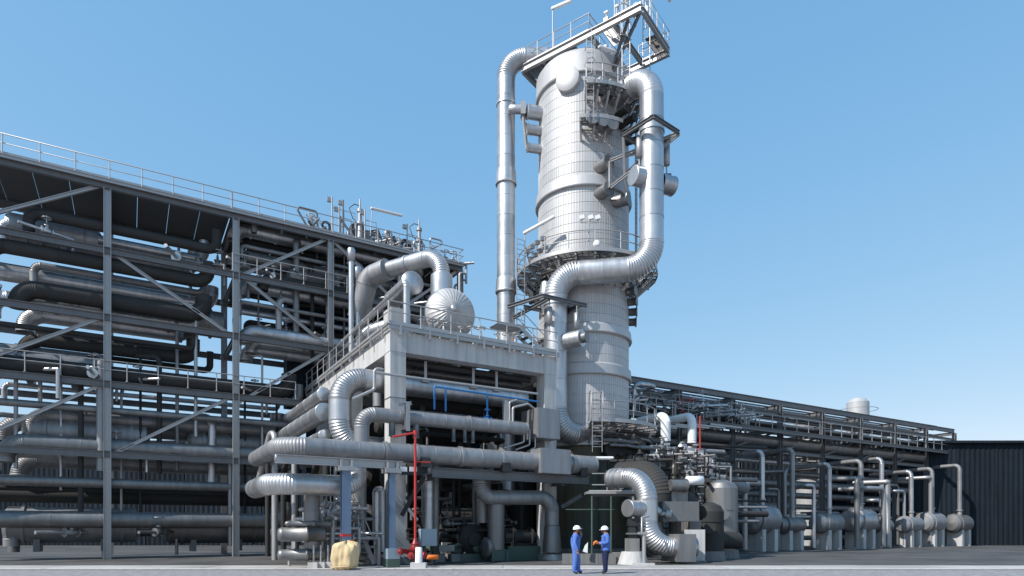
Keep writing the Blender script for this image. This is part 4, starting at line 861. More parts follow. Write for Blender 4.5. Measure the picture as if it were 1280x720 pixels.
for i, (px, py, L_, r) in enumerate(((392,352,3.4,.55),(400,430,3.0,.5),(470,372,2.6,.6),(500,378,2.6,.5))):
    q = gb(px,py,SB+.9); MB().lathe(q-U*L_/2, U, [(0,.05),(.05,r*.8),(.2,r),(L_*.3,r),(L_*.3,r+.05),(L_*.3+.1,r+.05),(L_*.3+.1,r),(L_-.2,r),(L_-.05,r*.8),(L_,.05)], 26).solo('vessel', 'clad_dull', 'horizontal vessel in the left steel structure, %s from left' % ORD[i], 'vessel')
# lower left: dark mass under the structure behind the side pipes
for i in range(10):
    rnd = random.Random(420+i); q = G(-4.6+.45*i, 3+rnd.random()*7, 0)
    small_pipe('yard_riser', 'upright pipe beside the left flank of the concrete frame, %s one' % ORD[i], [q+ZZ*.2, q+ZZ*(4+rnd.random()*4), q+ZZ*(4+rnd.random()*.3)+Vv*2+U*rnd.uniform(-.5,.5)], .08+rnd.random()*.1, rnd.choice(['clad_dull','clad_dark','galv']))
# roof kit
def relief(px, py_top, b_, label):
    q = gb(px, 300, b_); q.z = SZ+.03; th = thing('relief_valve', label, 'valve', q); H = zat(py_top, q.y)-q.z
    MB().lathe(q, ZZ, [(0,.5),(.1,.5),(.35,.32),(.4,.2),(H*.45,.14),(H*.45,.26),(H*.5,.26),(H*.5,.13),(H*.72,.13),(H*.72,.2),(H*.78,.2),(H*.8,.07),(H,.05)], 18, sm='seg').build('body', 'galv', th)
    MB().tube([q+ZZ*H*.45, q+ZZ*H*.55-U*.5, q+ZZ*H*.75-U*.75, q+ZZ*H*.86-U*.4, q+ZZ*H*.86], .03, 8).build('vent_tube', 'dsteel', th)
relief(450, 249, SB+.8, 'taller relief valve with looped vent tube on the structure roof')
relief(524, 274, SB+1.0, 'shorter relief valve near the right end of the structure roof')
ac = thing('air_cooler', 'dark slanted air cooler hopper on the structure roof', 'cooler', G(3.2,SB+2.2,SZ))
for i in range(3):
    c = gb(446+i*20, 285+i*4, SB+2.4); c.z = SZ
    MB().add([c-U*.8-Vv*.7+ZZ*.5, c+U*.8-Vv*.7+ZZ*.5, c+U*.8+Vv*.9+ZZ*.5, c-U*.8+Vv*.9+ZZ*.5, c-U*.5-Vv*.4+ZZ*(2.0-.2*i), c+U*.3-Vv*.4+ZZ*(2.3-.2*i), c+U*.3+Vv*.6+ZZ*(2.3-.2*i), c-U*.5+Vv*.6+ZZ*(2.0-.2*i)], [(3,2,1,0),(4,5,6,7),(0,1,5,4),(1,2,6,5),(2,3,7,6),(3,0,4,7)]).build('hopper', 'dsteel', ac)
    for s_ in (-.6,.6): MB().ibeam(c+U*s_-Vv*.5, c+U*s_-Vv*.5+ZZ*.5, .12, .12, up=Vv).build('leg', 'steel', ac)
lamp('white tube lamp on a pole on the structure roof', gb(463,295,SB+.1)*1, gb(465,261,SB+.1), gb(502,270,SB+.3))
for i, (px, top_, c) in enumerate(((415,246,'galv'),(424,258,'galv'),(429,250,'steel'),(456,262,'galv'),(509,280,'galv'),(515,300,'galv'))):
    q = gb(px,300,SB+.3); q.z = SZ; st = thing('vent_pole', 'thin vent pole on the structure roof, %s from left' % ORD[i], 'pole', q)
    zt_ = zat(top_, q.y); MB().tube([q, (q.x,q.y,zt_)], .05, 8).build('pole', c, st); MB().box((q.x-.15,q.y,zt_-.2), U, Vv, ZZ, .18, .08, .14).build('head', 'galv', st); MB().tube([(q.x,q.y,zt_-.7), Vector((q.x,q.y,zt_-.7))+U*.8, Vector((q.x,q.y,zt_-1.7))+U*.8], .025, 6).build('branch', 'galv', st)
for i in range(13):
    rnd = random.Random(460+i); px = (388,391,398,470,482,488,492,497,501,528,540,556,566)[i]; q = gb(px,300,SB+.25+rnd.random()*.8); q.z = SZ+.35
    valve('valve cluster piece on the structure roof, %s from left' % ORD[i], q, .8+rnd.random()*.8, rnd.random()*3, 'galv', rnd.choice(['galv','clad','steel']))
for i in range(12):
    rnd = random.Random(1300+i); q = gb(394+i*13+rnd.random()*6, 300, SB+.3+rnd.random()*2); q.z = SZ; h_ = .9+rnd.random()*1.3
    small_pipe('roof_pipe', 'bent pipe on the left structure roof, %s from left' % ORD[i], [q, q+ZZ*h_, q+ZZ*h_+U*rnd.uniform(-1.4,1.4), q+U*rnd.uniform(-1.4,1.4)+ZZ*.2], .06+rnd.random()*.1, rnd.choice(['galv','clad','clad_dull','dsteel']))
# right end tower of the structure
for i in range(4):
    q = G(10.0+.25*(i%2), SB-.3+.4*i, lev[1]); small_pipe('end_riser', 'slim upright pipe at the right end of the left steel structure, %s one' % ORD[i], [q, q+ZZ*(3.2-.3*i), q+ZZ*(3.2-.3*i)+U*.5], .09, 'galv')
MB().lathe(G(9.6,SB-.6,lev[1]-1.2), ZZ, [(0,.3),(.1,.42),(2.2,.42),(2.3,.5),(2.4,.5),(2.4,.2)], 22, sm='seg').solo('pot', 'clad_dull', 'upright silver pot at the right end of the left structure', 'vessel')
# ================================================================== RIGHT PIPE RACK
RB = 5.7; rk = thing('pipe_rack', 'long steel pipe rack running off to the right behind the column', 'rack', G(30, RB+1.5, 0))
RA0, RA1 = 18.2, 66; zr = zat(478, G(apx(810,RB),RB).y)
bents = [RA0+.6+i*5.9 for i in range(9)]
for a_ in bents:
    for b_ in (RB, RB+4.2): MB().ibeam(G(a_,b_,0), G(a_,b_,zr-.2), .34, .34, up=U).build('column', 'steel', rk)
    for z_ in (zr-.25, zr-2.2, zr-4.2): MB().ibeam(G(a_,RB+.2,z_), G(a_,RB+4.0,z_), .34, .2).build('cross_beam', 'steel', rk)
for b_ in (RB, RB+4.2):
    for z_, h_ in ((zr, .42), (zr-.95, .26), (zr-2.35, .3), (zr-4.1, .3)):
        for i in range(8): MB().ibeam(G(bents[i],b_-.01,z_), G(bents[i+1]-.02,b_-.01,z_), h_, .2).build('beam', 'steel', rk)
for i in range(8): MB().ibeam(G(bents[i],RB+.05,zr-4.1), G(bents[i+1],RB+.05,zr-2.3), .15, .14).build('brace', 'steel', rk)
tiers = ((zr+.28, 5), (zr-.7, 4), (zr-1.9, 7), (zr-3.75, 6)); tn = ('top', 'second', 'third', 'lowest')
for ti, (z_, n_) in enumerate(tiers):
    for i in range(n_):
        rnd = random.Random(500+ti*20+i); r = rnd.choice([.08,.12,.17,.22]) if ti else .07+.03*(i%3)
        a0 = RA0-rnd.random()*1.0; b_ = RB+.45+i*3.6/n_
        pipe('rack_pipe', 'pipe on the %s tier of the right rack, %s from front' % (tn[ti], ORD[i]), [G(a0,b_,z_+r), G(RA1-rnd.random()*3,b_,z_+r)], r, rnd.choice(['clad','clad_dull','galv','clad_dull','clad_dark']), n=12, sec=6.0)
wk = thing('walkway', 'railed walkway hung along the front of the right rack', 'walkway', G(30,RB-.6,zr-2.5))
for i in range(20): MB().gbox(RA0+i*2.3+.01, RA0+i*2.3+2.28, RB-1.1, RB-.15, zr-2.52, zr-2.46).build('grating_panel', 'grate', wk)
MB().ibeam(G(RA0,RB-1.1,zr-2.66), G(RA0+46,RB-1.1,zr-2.66), .26, .12).build('edge_beam', 'steel', wk)
rails(wk, [G(RA0,RB-1.08,zr-2.46), G(RA0+46,RB-1.08,zr-2.46)], step=1.6, toe=False)
rr_ = random.Random(77)
for i in range(20):
    q = G(RA0+.5+i*.72, RB-.25-.3*(i%2), zr-2.0+.35*(i%3)); valve('valve above the right rack walkway, %s from left' % ORD[i], q, 1.0+rr_.random()*.9, rr_.random()*3, 'red' if i in (3,9) else 'galv', rr_.choice(['galv','clad','white','clad_dull']))
for i in range(18):
    q = G(RA0+.6+i*.85, RB-.1, zr-2.4); small_pipe('rack_riser', 'short upright tube linking the right rack tiers, %s from left' % ORD[i], [q, q+ZZ*(.9+rr_.random()*.6), q+ZZ*1.2+Vv*.8], .05+rr_.random()*.04, rr_.choice(['galv','clad','steel']))
b_ = RB-.9; pipe('rack_main', 'thick grey pipe slung low under the right rack', [G(RA0,RB+.4,zat(544,50)), G(RA1,RB+.4,zat(544,50))], .48, 'clad_dull', sec=3)
q0 = at(796, 478, 45.0); pipe('arched_pipe', 'pale pipe arching onto the right rack beside the column', [(q0.x-.2,45,zat(522,45)), (q0.x-.2,45,zat(479,45)), G(apx(822,RB-.7),RB-.7,zat(479,45)-.1), G(apx(822,RB-.7),RB+1,zat(479,45)-.1)], .17, 'clad', R=.5, n=18)
for i, px in enumerate((832, 865)):
    Yq = 40.5+i*1.2; c0 = at(px, 520, Yq); c1 = at(px, 560, Yq)
    pipe('return_bend', ('left' if i == 0 else 'right')+' bright white pipe bend standing out from the right rack', [c0+Vector((-1.2,2.2,0)), c0, c1, c1+Vector((-1.4,1.4,-.1))], .31 if i == 0 else .28, 'white', R=.5, n=24, sec=3, bead=.004)
small_pipe('red_riser', 'thin red fire water riser at the right rack', [at(875,520,40.5), at(875,622,40.5)], .05, 'red')
MB().box(at(871.5,607,40.4), Vector((1,0,0)), Vector((0,1,0)), ZZ, .2, .12, .28).solo('white_box', 'white', 'white cabinet on the thin red riser', 'box')
small_pipe('red_riser', 'short red branch near the top of the right rack', [G(apx(849,RB-.4),RB-.4,zr-.9), G(apx(849,RB-.4),RB-.4,zr-1.7), G(apx(862,RB-.4),RB-.4,zr-2.2)], .07, 'red')
tw = thing('white_tank', 'white tubular tank top low under the right rack', 'tank', at(852,560,41)); c = at(852,556,41); MB().lathe(c-ZZ*1.1, ZZ, [(0,.42),(.9,.42),(1.15,.3),(1.3,.1)], 22).build('shell', 'clad', tw); MB().lathe(c-ZZ*1.1, ZZ, [(-.1,.5),(0,.5)], 22).build('flange', 'galv', tw)
# lattice frames and trays at the right edge
for i in range(3):
    q = at(876+i*14, 700, 37.5+i*1.0); cf = thing('cable_ladder', 'upright cable ladder at the right, %s from left' % ORD[i], 'cable ladder', (q.x,q.y,0)); H = zat(562+i*8, q.y)
    for s_ in (-.22,.22): MB().bar((q.x+s_,q.y,.1), (q.x+s_,q.y,H), .05, .08).build('stile', 'dsteel', cf)
    me = MB().bar((-.22,0,0),(.22,0,0), .04, .05).mesh('rung', 'galv', O0)
    for k in range(int(H/.42)): inst('rung', me, cf, (q.x,q.y,.4+k*.42))
for i in range(16):
    rnd = random.Random(700+i); q = at(792+i*6.6, 640, 37.2+rnd.random()*3); z0 = .3+rnd.random()*2; z1 = z0+2+rnd.random()*3
    small_pipe('yard_pipe', 'bent pipe in the yard under the right rack, %s from left' % ORD[i], [(q.x,q.y,z0), (q.x,q.y,min(z1,7)), (q.x+rnd.uniform(-1.5,2),q.y+.5,min(z1,7)), (q.x+rnd.uniform(-1,2),q.y+1.8,min(z1,7)-.2)], .06+rnd.random()*.14, rnd.choice(['galv','clad_dull','clad_dull','clad_mid','clad_dark']))
for i in range(12):
    rnd = random.Random(740+i); z_ = 2.2+i*.45; q = at(800, 640, 38+rnd.random()*3)
    small_pipe('yard_line', 'level pipe in the yard under the right rack, %s from the ground' % ORD[i], [(q.x-.5+rnd.random()*2,q.y,z_), (q.x+5+rnd.random()*4,q.y+2.5,z_)], .07+rnd.random()*.14, rnd.choice(['clad_mid','clad_dull','clad_dull','clad_dark']))
for i in range(14):
    rnd = random.Random(780+i); q = at(800+i*7, 600, 36.6+rnd.random()*2); q.z = 2.2+rnd.random()*4.3
    valve('valve in the yard under the right rack, %s from left' % ORD[i], q, 1.0+rnd.random()*.9, rnd.random()*3, rnd.choice(['dsteel','galv']), rnd.choice(['galv','clad_dull','clad_mid','clad_dark']))
# bundle under the low curved platform
for i in range(10):
    t0 = 6+i*6; R_ = TR+.45+.14*(i%5)
    small_pipe('bundle_pipe', 'dark pipe in the bundle beneath the low curved platform, %s from left' % ORD[i], [tp(t0-6,R_,zlp-.5-.28*(i%4)), tp(t0+10,R_+.2,zlp-.5-.28*(i%4)), tp(t0+26,R_+.5,zlp-.6-.28*(i%4))], .10+.02*(i%3), ('clad_dull','clad_dark','steel')[i%3], R=.3)
for i in range(4):
    q = tp(22+i*12, TR, zlp-1.6+.1*i); dd = tp(22+i*12,1,0)-tp(22+i*12,0,0); MB().lathe(q-dd*.1, dd, [(0,.34),(.6,.34),(.6,.44),(.72,.44),(.74,.05)], 20, sm='seg').solo('manway', 'clad_dark', 'dark round manway below the low curved platform, %s from left' % ORD[i], 'manway')
lamp('white tube lamp in front of the column foot', at(733,590,35.5), at(735,573,35.5), at(766,573,35.4))
# ================================================================== LOWER RIGHT DUCTWORK
YD = 30.6
S0 = at(764,599,32.4); S1 = at(809,594,YD); S1.z = S0.z; S2 = at(809,684,YD-.1); S3 = at(868,682,YD+.2); S3.z = S2.z
sdct = pipe('swan_neck_duct', 'big silver S bend duct coming down at lower right', [S0, S1, S2, S3], .49, R=1.25, gore=.12, n=32, caps=(True, True), bands=[(S0+(S1-S0).normalized()*.55, S1-S0), (S0+(S1-S0).normalized()*.2, S1-S0)])
q = S2.lerp(S3,.66); MB().box(q-ZZ*.03, (S3-S2).normalized(), Vv, ZZ, .42, .6, .66).build('clamp_box', 'clad_dull', sdct)
tb0 = at(784,638,29.9); tb1 = at(808,636,YD); tb0.z = tb1.z
MB().lathe(tb0, tb1-tb0, [(0,.04),(0,.40),(.02,.42),(.06,.42),(.07,.40),((tb1-tb0).length,.40)], 30, (True,False), sm='seg').build('branch', 'clad', sdct)
ps = thing('pipe_support', 'grey support column under the short branch of the S bend', 'support', (tb0.x+.25,tb0.y+.2,0))
x_, y_ = tb0.x+.25, tb0.y+.2
MB().wbox(x_-.2,x_+.25,y_-.2,y_+.2,zat(652,30.1)-.2,zat(648,30.1)).build('head', 'dsteel', ps); MB().wbox(x_-.24,x_+.28,y_-.24,y_+.24,zat(668,30.1),zat(666,30.1)).build('plate', 'steel', ps); MB().wbox(x_-.28,x_+.32,y_-.25,y_+.25,zat(692,30.1),zat(673,30.1)).build('column', 'conc_d', ps); MB().wbox(x_-.15,x_+.15,y_-.15,y_+.15,zat(673,30.1),zat(652,30.1)).build('stool', 'dsteel', ps)
MB().lathe((x_+.05,y_-.1,0), ZZ, [(0,.75),(.62,.55)], 4, ref=None).build('plinth', 'conc', ps)
ph = at(805,690,29.0); hyd = thing('hydrant_post', 'slender grey post with a T head before the S bend duct', 'post', (ph.x,ph.y,0))
MB().cyl((ph.x,ph.y,0), (ph.x,ph.y,zat(668,29)), .09, 14).build('shaft', 'galv', hyd); MB().wbox(ph.x-.28,ph.x+.28,ph.y-.12,ph.y+.12,zat(668,29),zat(665,29)).build('head', 'galv', hyd); MB().wbox(ph.x-.45,ph.x+.45,ph.y-.25,ph.y+.25,.0,.12).build('foot', 'conc', hyd)
MB().tube([(ph.x-.1,ph.y,zat(668,29)),(ph.x-.1,ph.y,zat(647,29)),(ph.x+.3,ph.y+.4,zat(645,29))], .05, 8).build('conduit', 'galv', hyd)
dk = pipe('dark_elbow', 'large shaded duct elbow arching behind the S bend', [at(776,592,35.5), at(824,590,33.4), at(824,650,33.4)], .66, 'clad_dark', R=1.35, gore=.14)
bx1 = panelled_box('sheet_box', 'flat grey sheet box right of the S bend', 'box', 0, 1.9, 0, .9, 0, 1.0, 'steel', bolts=False)
bx1.location = at(847,652,32.2)-U*.0; bx1.rotation_euler = (0,0,-ANG*.75)
bx2 = panelled_box('hood_box', 'grey hood box above the flat sheet box at right', 'box', 0, 1.5, 0, 1.0, 0, 1.25, 'clad_dull', bolts=False)
bx2.location = at(838,634,33.6); bx2.rotation_euler = (0,0,-ANG*.75)
MB().lathe(at(830,616,34)-ZZ*.1, Vector((1,.3,-.35)), [(0,.55),(1.0,.62),(1.0,.7),(1.1,.7),(1.9,.45)], 24, sm='seg').solo('hood_duct', 'clad_dark', 'dark sloping duct leading into the hood box', 'duct')
MB().lathe(at(846,607,33)-Vector((.4,.2,0)), Vector((1,.2,0)), [(0,.3),(.8,.3),(.8,.36),(.9,.36),(.92,.05)], 20, sm='seg').solo('round_stub', 'clad_dull', 'round capped stub above the hood box', 'stub')
MB().lathe(at(858,601,33.5), Vector((1,.2,.04)), [(0,.05),(.02,.24),(.9,.24),(.94,.05)], 20).solo('white_roll', 'white', 'short white cylinder above the sheet box at right', 'cylinder')
for i, (px0, px1, py0, py1, Yq) in enumerate(((858,881,662,707,31.5),(845,858,690,707,31.0),(768,786,691,708,30.6),(846,858,650,700,33.5),(862,876,650,665,33))):
    a_, c_ = at(px0,py1,Yq), at(px1,py0,Yq); pr_ = thing('concrete_pier', 'concrete pier under the lower right ductwork, %s of five' % ORD[i], 'pier', ((a_.x+c_.x)/2,Yq,0)); MB().wbox(a_.x,c_.x,Yq-.05,Yq+.75,0,c_.z).build('shaft', 'conc' if i in (0,1) else 'conc_d', pr_); MB().wbox(a_.x-.06,c_.x+.06,Yq-.1,Yq+.8,0,.12).build('foot', 'conc_d', pr_)
vl = thing('tilted_valve', 'tilted flanged valve between the S bend and the sheet box', 'valve', at(826,645,31.6)); c = at(826,642,31.6)
MB().lathe(c, Vector((-.7,0,.6)), [(0,.14),(.1,.2),(.5,.2),(.5,.14),(.8,.14)], 16, sm='seg').build('body', 'clad', vl); MB().lathe(c, Vector((1,-.2,-.1)), [(0,.12),(.25,.12),(.25,.22),(.5,.22),(.52,.05)], 16, sm='seg').build('actuator', 'galv', vl)
panelled_box('low_wall', 'low grey bund wall in front of the column foot', 'wall', 0, .01, 0, .01, 0, .01, 'conc_d', bolts=False) if False else None
bw = thing('bund_wall', 'low grey bund wall in front of the column foot', 'wall', (3.5,30.2,0)); x0 = at(703,700,30.2).x; x1 = at(770,700,30.2).x
for i in range(3): MB().wbox(x0+(x1-x0)*i/3+.01, x0+(x1-x0)*(i+1)/3-.01, 30.2, 30.45, 0, .5).build('panel', 'conc_d', bw)
hr = thing('handrail_gate', 'light handrail frame before the column foot at right', 'railing', at(728,606,33)); ya = 33.0
for py in (592, 606, 614): MB().tube([at(740 if py < 614 else 736,py,ya), at(776 if py < 614 else 796,py,ya)], .03 if py < 614 else .06, 8).build('rail', 'galv', hr)
for px in (759, 776): MB().tube([at(px,592,ya), at(px,614,ya)], .03, 8).build('post', 'galv', hr)
ct = thing('cantilever_deck', 'narrow steel landing with hangers beside the S bend top', 'platform', at(735,620,33)); MB().box(at(764,616.5,33.2), Vector((1,0,0)), Vector((0,1,0)), ZZ, 1.35, .5, .06).build('deck', 'galv', ct); MB().ibeam(at(738,618,33.1), at(796,618,33.1), .2, .12).build('beam', 'steel', ct)
for i, px in enumerate((764, 740)): small_pipe('support_post', 'thin teal post before the green column skirt, %s one' % ('right' if i == 0 else 'left'), [at(px,620,32.8), (at(px,620,32.8).x,32.8,.1)], .05, 'greenp')
small_pipe('hand_bar', 'thin level bar across the green column skirt', [at(707,637,33), at(770,637,33)], .03, 'greenp')
# ================================================================== ADDED HALL AS DARK BACKING BEHIND THE GAPS
bh = thing('backing_hall', 'added dark hall backing the gaps far behind the pipework', 'building', (6, 66, 0))
W0, W1 = -70, 110
for i in range(45):
    x0 = W0+(W1-W0)*i/45; x1 = W0+(W1-W0)*(i+1)/45
    b = MB(); n_ = 8; pts_ = []
    for j in range(n_*2):
        pts_.append((x0+.02+(x1-x0-.04)*(j/(n_*2-1)), 66-.08*(j//1 % 2)))
    vs_ = [Vector((p[0],p[1],0)) for p in pts_]+[Vector((p[0],p[1],10.5)) for p in pts_]; m = len(pts_)
    b.add(vs_, [(j,j+1,m+j+1,m+j) for j in range(m-1)]); b.build('wall_panel', 'bldg', bh)
MB().wbox(W0, W1, 66.05, 84, 0, 10.6).build('core', 'bldg', bh); MB().wbox(W0-.3, W1+.3, 65.6, 84.3, 10.6, 10.85).build('roof', 'bldg', bh)


# bulky kit at the right edge of the yard
for i, (px, py0, py1, Yq, r, m_) in enumerate(((886, 700, 628, 34.2, .78, 'clad_dark'), (848, 640, 575, 39.5, .62, 'clad_dull'), (902, 700, 600, 37.0, .9, 'clad_dull'), (812, 640, 560, 41.0, .55, 'clad_mid'))):
    q = at(px, 662, Yq); z1 = zat(py1, Yq); yt = thing('yard_vessel', ('squat dark upright vessel at the right edge of the yard','grey upright vessel below the white pipe bends','tall grey upright vessel beyond the sheet boxes','narrow grey upright vessel behind the dark elbow')[i], 'vessel', (q.x,Yq,0))
    MB().lathe((q.x,Yq,.5), ZZ, [(0,r),(z1*.5,r),(z1*.5,r+.04),(z1*.5+.1,r+.04),(z1*.5+.1,r),(z1-1.0,r),(z1-.7,r*.8),(z1-.5,r*.3)], 28, sm='seg').build('shell', m_, yt); MB().lathe((q.x,Yq,0), ZZ, [(0,r+.1),(.5,r+.02)], 28).build('skirt', 'conc_d', yt)
    MB().lathe((q.x-.2,Yq-r*.9,z1*.55), Vector((-.2,-1,0)), [(-.1,.2),(.25,.2),(.25,.3),(.33,.3)], 16, sm='seg').build('nozzle', m_, yt)
pipe('yard_duct', 'fat grey duct crossing the yard under the right rack', [at(836,583,40), at(905,603,41.5), at(930,610,46)], .42, 'clad_mid', R=.9)
pipe('yard_duct', 'medium grey duct dropping past the white cabinet', [at(858,566,40.2), at(886,572,39.6), at(886,640,39.6)], .26, 'clad_mid', R=.5)
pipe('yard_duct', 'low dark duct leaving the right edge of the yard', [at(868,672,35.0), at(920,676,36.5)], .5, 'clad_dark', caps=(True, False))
for i in range(5):
    q = at(800+i*22, 530, 42.5+i*.9); tr = thing('cable_tray', 'flat cable tray under the right rack walkway, %s from left' % ORD[i], 'cable tray', q)
    for k in (0, .5): MB().bar(q+Vv*k, q+U*3.4+Vv*k, .03, .12).build('side_rail', 'galv', tr)
    for k in range(7): MB().bar(q+U*(.2+k*.5), q+U*(.2+k*.5)+Vv*.5, .05, .03).build('rung', 'galv', tr)
    for k in range(3): MB().tube([q+Vv*(.1+.14*k)+ZZ*.05, q+U*3.4+Vv*(.1+.14*k)+ZZ*.05], .035, 6).build('cable', 'black', tr)
# ================================================================== THE PLANT GOES ON TO BOTH SIDES
lz = (SZ-11.3, SZ-15.2)
for i, a_ in enumerate((-18.2, -11.6)):
    for b_ in (SB, SB+5.6): MB().ibeam(G(a_,b_,0), G(a_,b_,SZ-.45), .36, .36, up=U if b_ == SB else Vv).build('column', 'galv', sf)
    for z_ in lev: MB().ibeam(G(a_,SB+.2,z_-.05), G(a_,SB+5.4,z_-.05), .34, .2).build('cross_beam', 'steel', sf)
for b_ in (SB, SB+5.6):
    for z_ in lev: MB().ibeam(G(-18.4,b_-.02,z_), G(A0-.01,b_-.02,z_), .46 if z_ == lev[0] else .36, .24).build('beam', 'steel', sf)
    for z_ in lz: MB().ibeam(G(-18.4,b_-.02,z_), G(.2,b_-.02,z_), .36, .24).build('beam', 'steel', sf)
for (a0,z0),(a1,z1) in (((-18,lev[1]),(-11.8,lev[0])),((-11.4,lev[1]),(-5.2,lev[2])),((-18,lz[0]),(-11.8,lev[2])),((-11.4,lz[1]),(-5.2,lz[0])),((-18,lz[1]),(-11.8,lz[0]))):
    MB().ibeam(G(a0,SB+.1,z0), G(a1,SB+.1,z1), .18, .16).build('brace', 'galv', sf)
for i in range(8): MB().gbox(A0-.02-(i+1)*1.64, A0-.04-i*1.64, SB, SB+5.6, SZ-.02, SZ+.03).build('deck_panel', 'grate', sf)
railing('railing', 'railing along the roof at the far left end of the structure', [G(-18.3,SB+5.6,SZ+.03), G(-18.3,SB-.1,SZ+.03), G(A0-.05,SB-.1,SZ+.03)], step=1.5)
railing('railing', 'railing along the lower left floor of the steel structure', [G(-18.3,SB-.15,lz[0]+.2), G(-1.5,SB-.15,lz[0]+.2)], step=1.5, toe=False)
for i in range(9):
    for j in range(3):
        rnd = random.Random(900+i*5+j); z_ = 2.2+i*2.05-.35*j; b_ = SB+.5+j*1.1; r = rnd.choice([.14,.2,.28,.38,.46]); a0 = -18+rnd.random()*3; a1 = (-6.0 if i > 4 else -.8)-rnd.random()*1.5
        pipe('structure_pipe', 'level pipe in far left bays, row %s from bottom, %s from front' % (ORD[i], ORD[j]), [G(a0,b_,z_-1.1), G(a0,b_,z_), G(a1,b_,z_), G(a1,b_,z_+1.2)], r, rnd.choice(['clad_dull','clad_mid','clad_dark','clad']), n=16, sec=2.4, R=r*1.9)
for i in range(18):
    rnd = random.Random(960+i); a_ = -17.6+i*.95; b_ = SB+.2+rnd.random()*1.2; z0 = .3+rnd.random()*7; z1 = z0+3+rnd.random()*7; r = rnd.choice([.07,.1,.14,.24])
    small_pipe('structure_riser', 'upright pipe in the far left bays of the structure, %s from left' % ORD[i], [G(a_,b_,z0), G(a_,b_,min(z1,SZ-.6)), G(a_+rnd.uniform(-1.4,1.4),b_+.5,min(z1,SZ-.6))], r, rnd.choice(['galv','clad','clad_mid','clad_dark']), n=12)
for i in range(16):
    rnd = random.Random(990+i); valve('valve in the far left bays of the structure, %s from left' % ORD[i], G(-17.5+i*1.05, SB+.1+rnd.random()*.6, rnd.choice([lev[1],lev[2],lz[0],lz[1],1.0])+.5), 1.1+rnd.random()*.8, rnd.random()*3, rnd.choice(['galv','dsteel']), rnd.choice(['galv','clad','clad_dull']))
for i, (a_, z_, r, L_) in enumerate(((-16.5,1.9,1.0,6.5),(-8.8,1.7,.9,6.0),(-15.5,lz[1]+1.3,.9,6.0),(-7.6,lz[1]+1.2,.8,5.2),(-16.8,lz[0]+1.2,.8,5.4),(-9.5,lev[2]+1.1,.8,4.2),(-16.4,lev[1]+1.1,.7,4.5))):
    ex = thing('heat_exchanger', 'grey exchanger shell in the far left bays of the structure, %s one upwards' % ORD[i], 'exchanger', G(a_+L_/2, SB+2, z_-r))
    MB().lathe(G(a_,SB+2.0,z_), U, [(0,.1),(.1,r*.8),(.3,r),(.9,r),(.9,r+.1),(1.05,r+.1),(1.05,r),(L_-1,r),(L_-1,r+.1),(L_-.85,r+.1),(L_-.85,r),(L_-.2,r),(L_,r*.6)], 28, sm='seg').build('shell', ('clad_mid','clad_dull')[i%2], ex)
    for s_ in (1.6, L_-1.8): MB().box(G(a_+s_,SB+2.0,z_-r-.12), U, Vv, ZZ, .15, r*.8, .35).build('saddle', 'steel', ex)
# right side under and before the rack
for i in range(9):
    rnd = random.Random(1100+i); a_ = 24.5+i*4.3; b_ = 2.6+rnd.random()*1.2; r = .55+rnd.random()*.5; L_ = 3.2; z_ = 1.4+r
    ex = thing('heat_exchanger', 'grey exchanger shell on piers beneath the right rack, %s from left' % ORD[i], 'exchanger', G(a_+L_/2, b_, 0))
    MB().lathe(G(a_,b_,z_), U, [(0,.1),(.1,r*.8),(.3,r),(.7,r),(.7,r+.1),(.85,r+.1),(.85,r),(L_-.3,r),(L_,r*.5)], 26, sm='seg').build('shell', rnd.choice(['clad','clad_mid','clad_dull']), ex)
    for s_ in (1.1, L_-.7): MB().gbox(a_+s_-.2, a_+s_+.2, b_-r*.8, b_+r*.8, 0, z_-r*.75).build('pier', 'conc', ex)
    MB().lathe(G(a_+L_*.6,b_,z_+r-.1), ZZ, [(0,.2),(.5,.2),(.5,.3),(.6,.3)], 14, sm='seg').build('nozzle', 'galv', ex)
    pipe('exchanger_pipe', 'silver pipe rising from an exchanger beneath the right rack, %s from left' % ORD[i], [G(a_+L_*.6,b_,z_+r+.4), G(a_+L_*.6,b_,zr-5.2+.5*(i%3)), G(a_+L_*.6+.4,RB+1.5,zr-5.2+.5*(i%3))], .2, rnd.choice(['clad','clad_mid']), n=18)
for i in range(18):
    rnd = random.Random(1200+i); q = G(24+i*2.1, 1.5+rnd.random()*3.5, 0); z1 = 3+rnd.random()*4.5
    small_pipe('yard_riser', 'bent riser before the right rack legs, %s from left' % ORD[i], [q+ZZ*.2, q+ZZ*z1, q+ZZ*z1+U*rnd.uniform(-2.5,2.5), q+ZZ*z1+U*rnd.uniform(-2.5,2.5)+Vv*2.5], .08+rnd.random()*.14, rnd.choice(['galv','clad','clad_mid','clad_dull']))
for i in range(8):
    rnd = random.Random(1250+i); z_ = .9+i*.95
    pipe('yard_line', 'long level pipe behind the right rack exchangers, %s from the ground' % ORD[i], [G(22,RB+.6+rnd.random()*2.5,z_), G(70,RB+.6+rnd.random()*2.5,z_)], .16+rnd.random()*.22, rnd.choice(['clad_mid','clad_dull','clad']), n=14, sec=5)
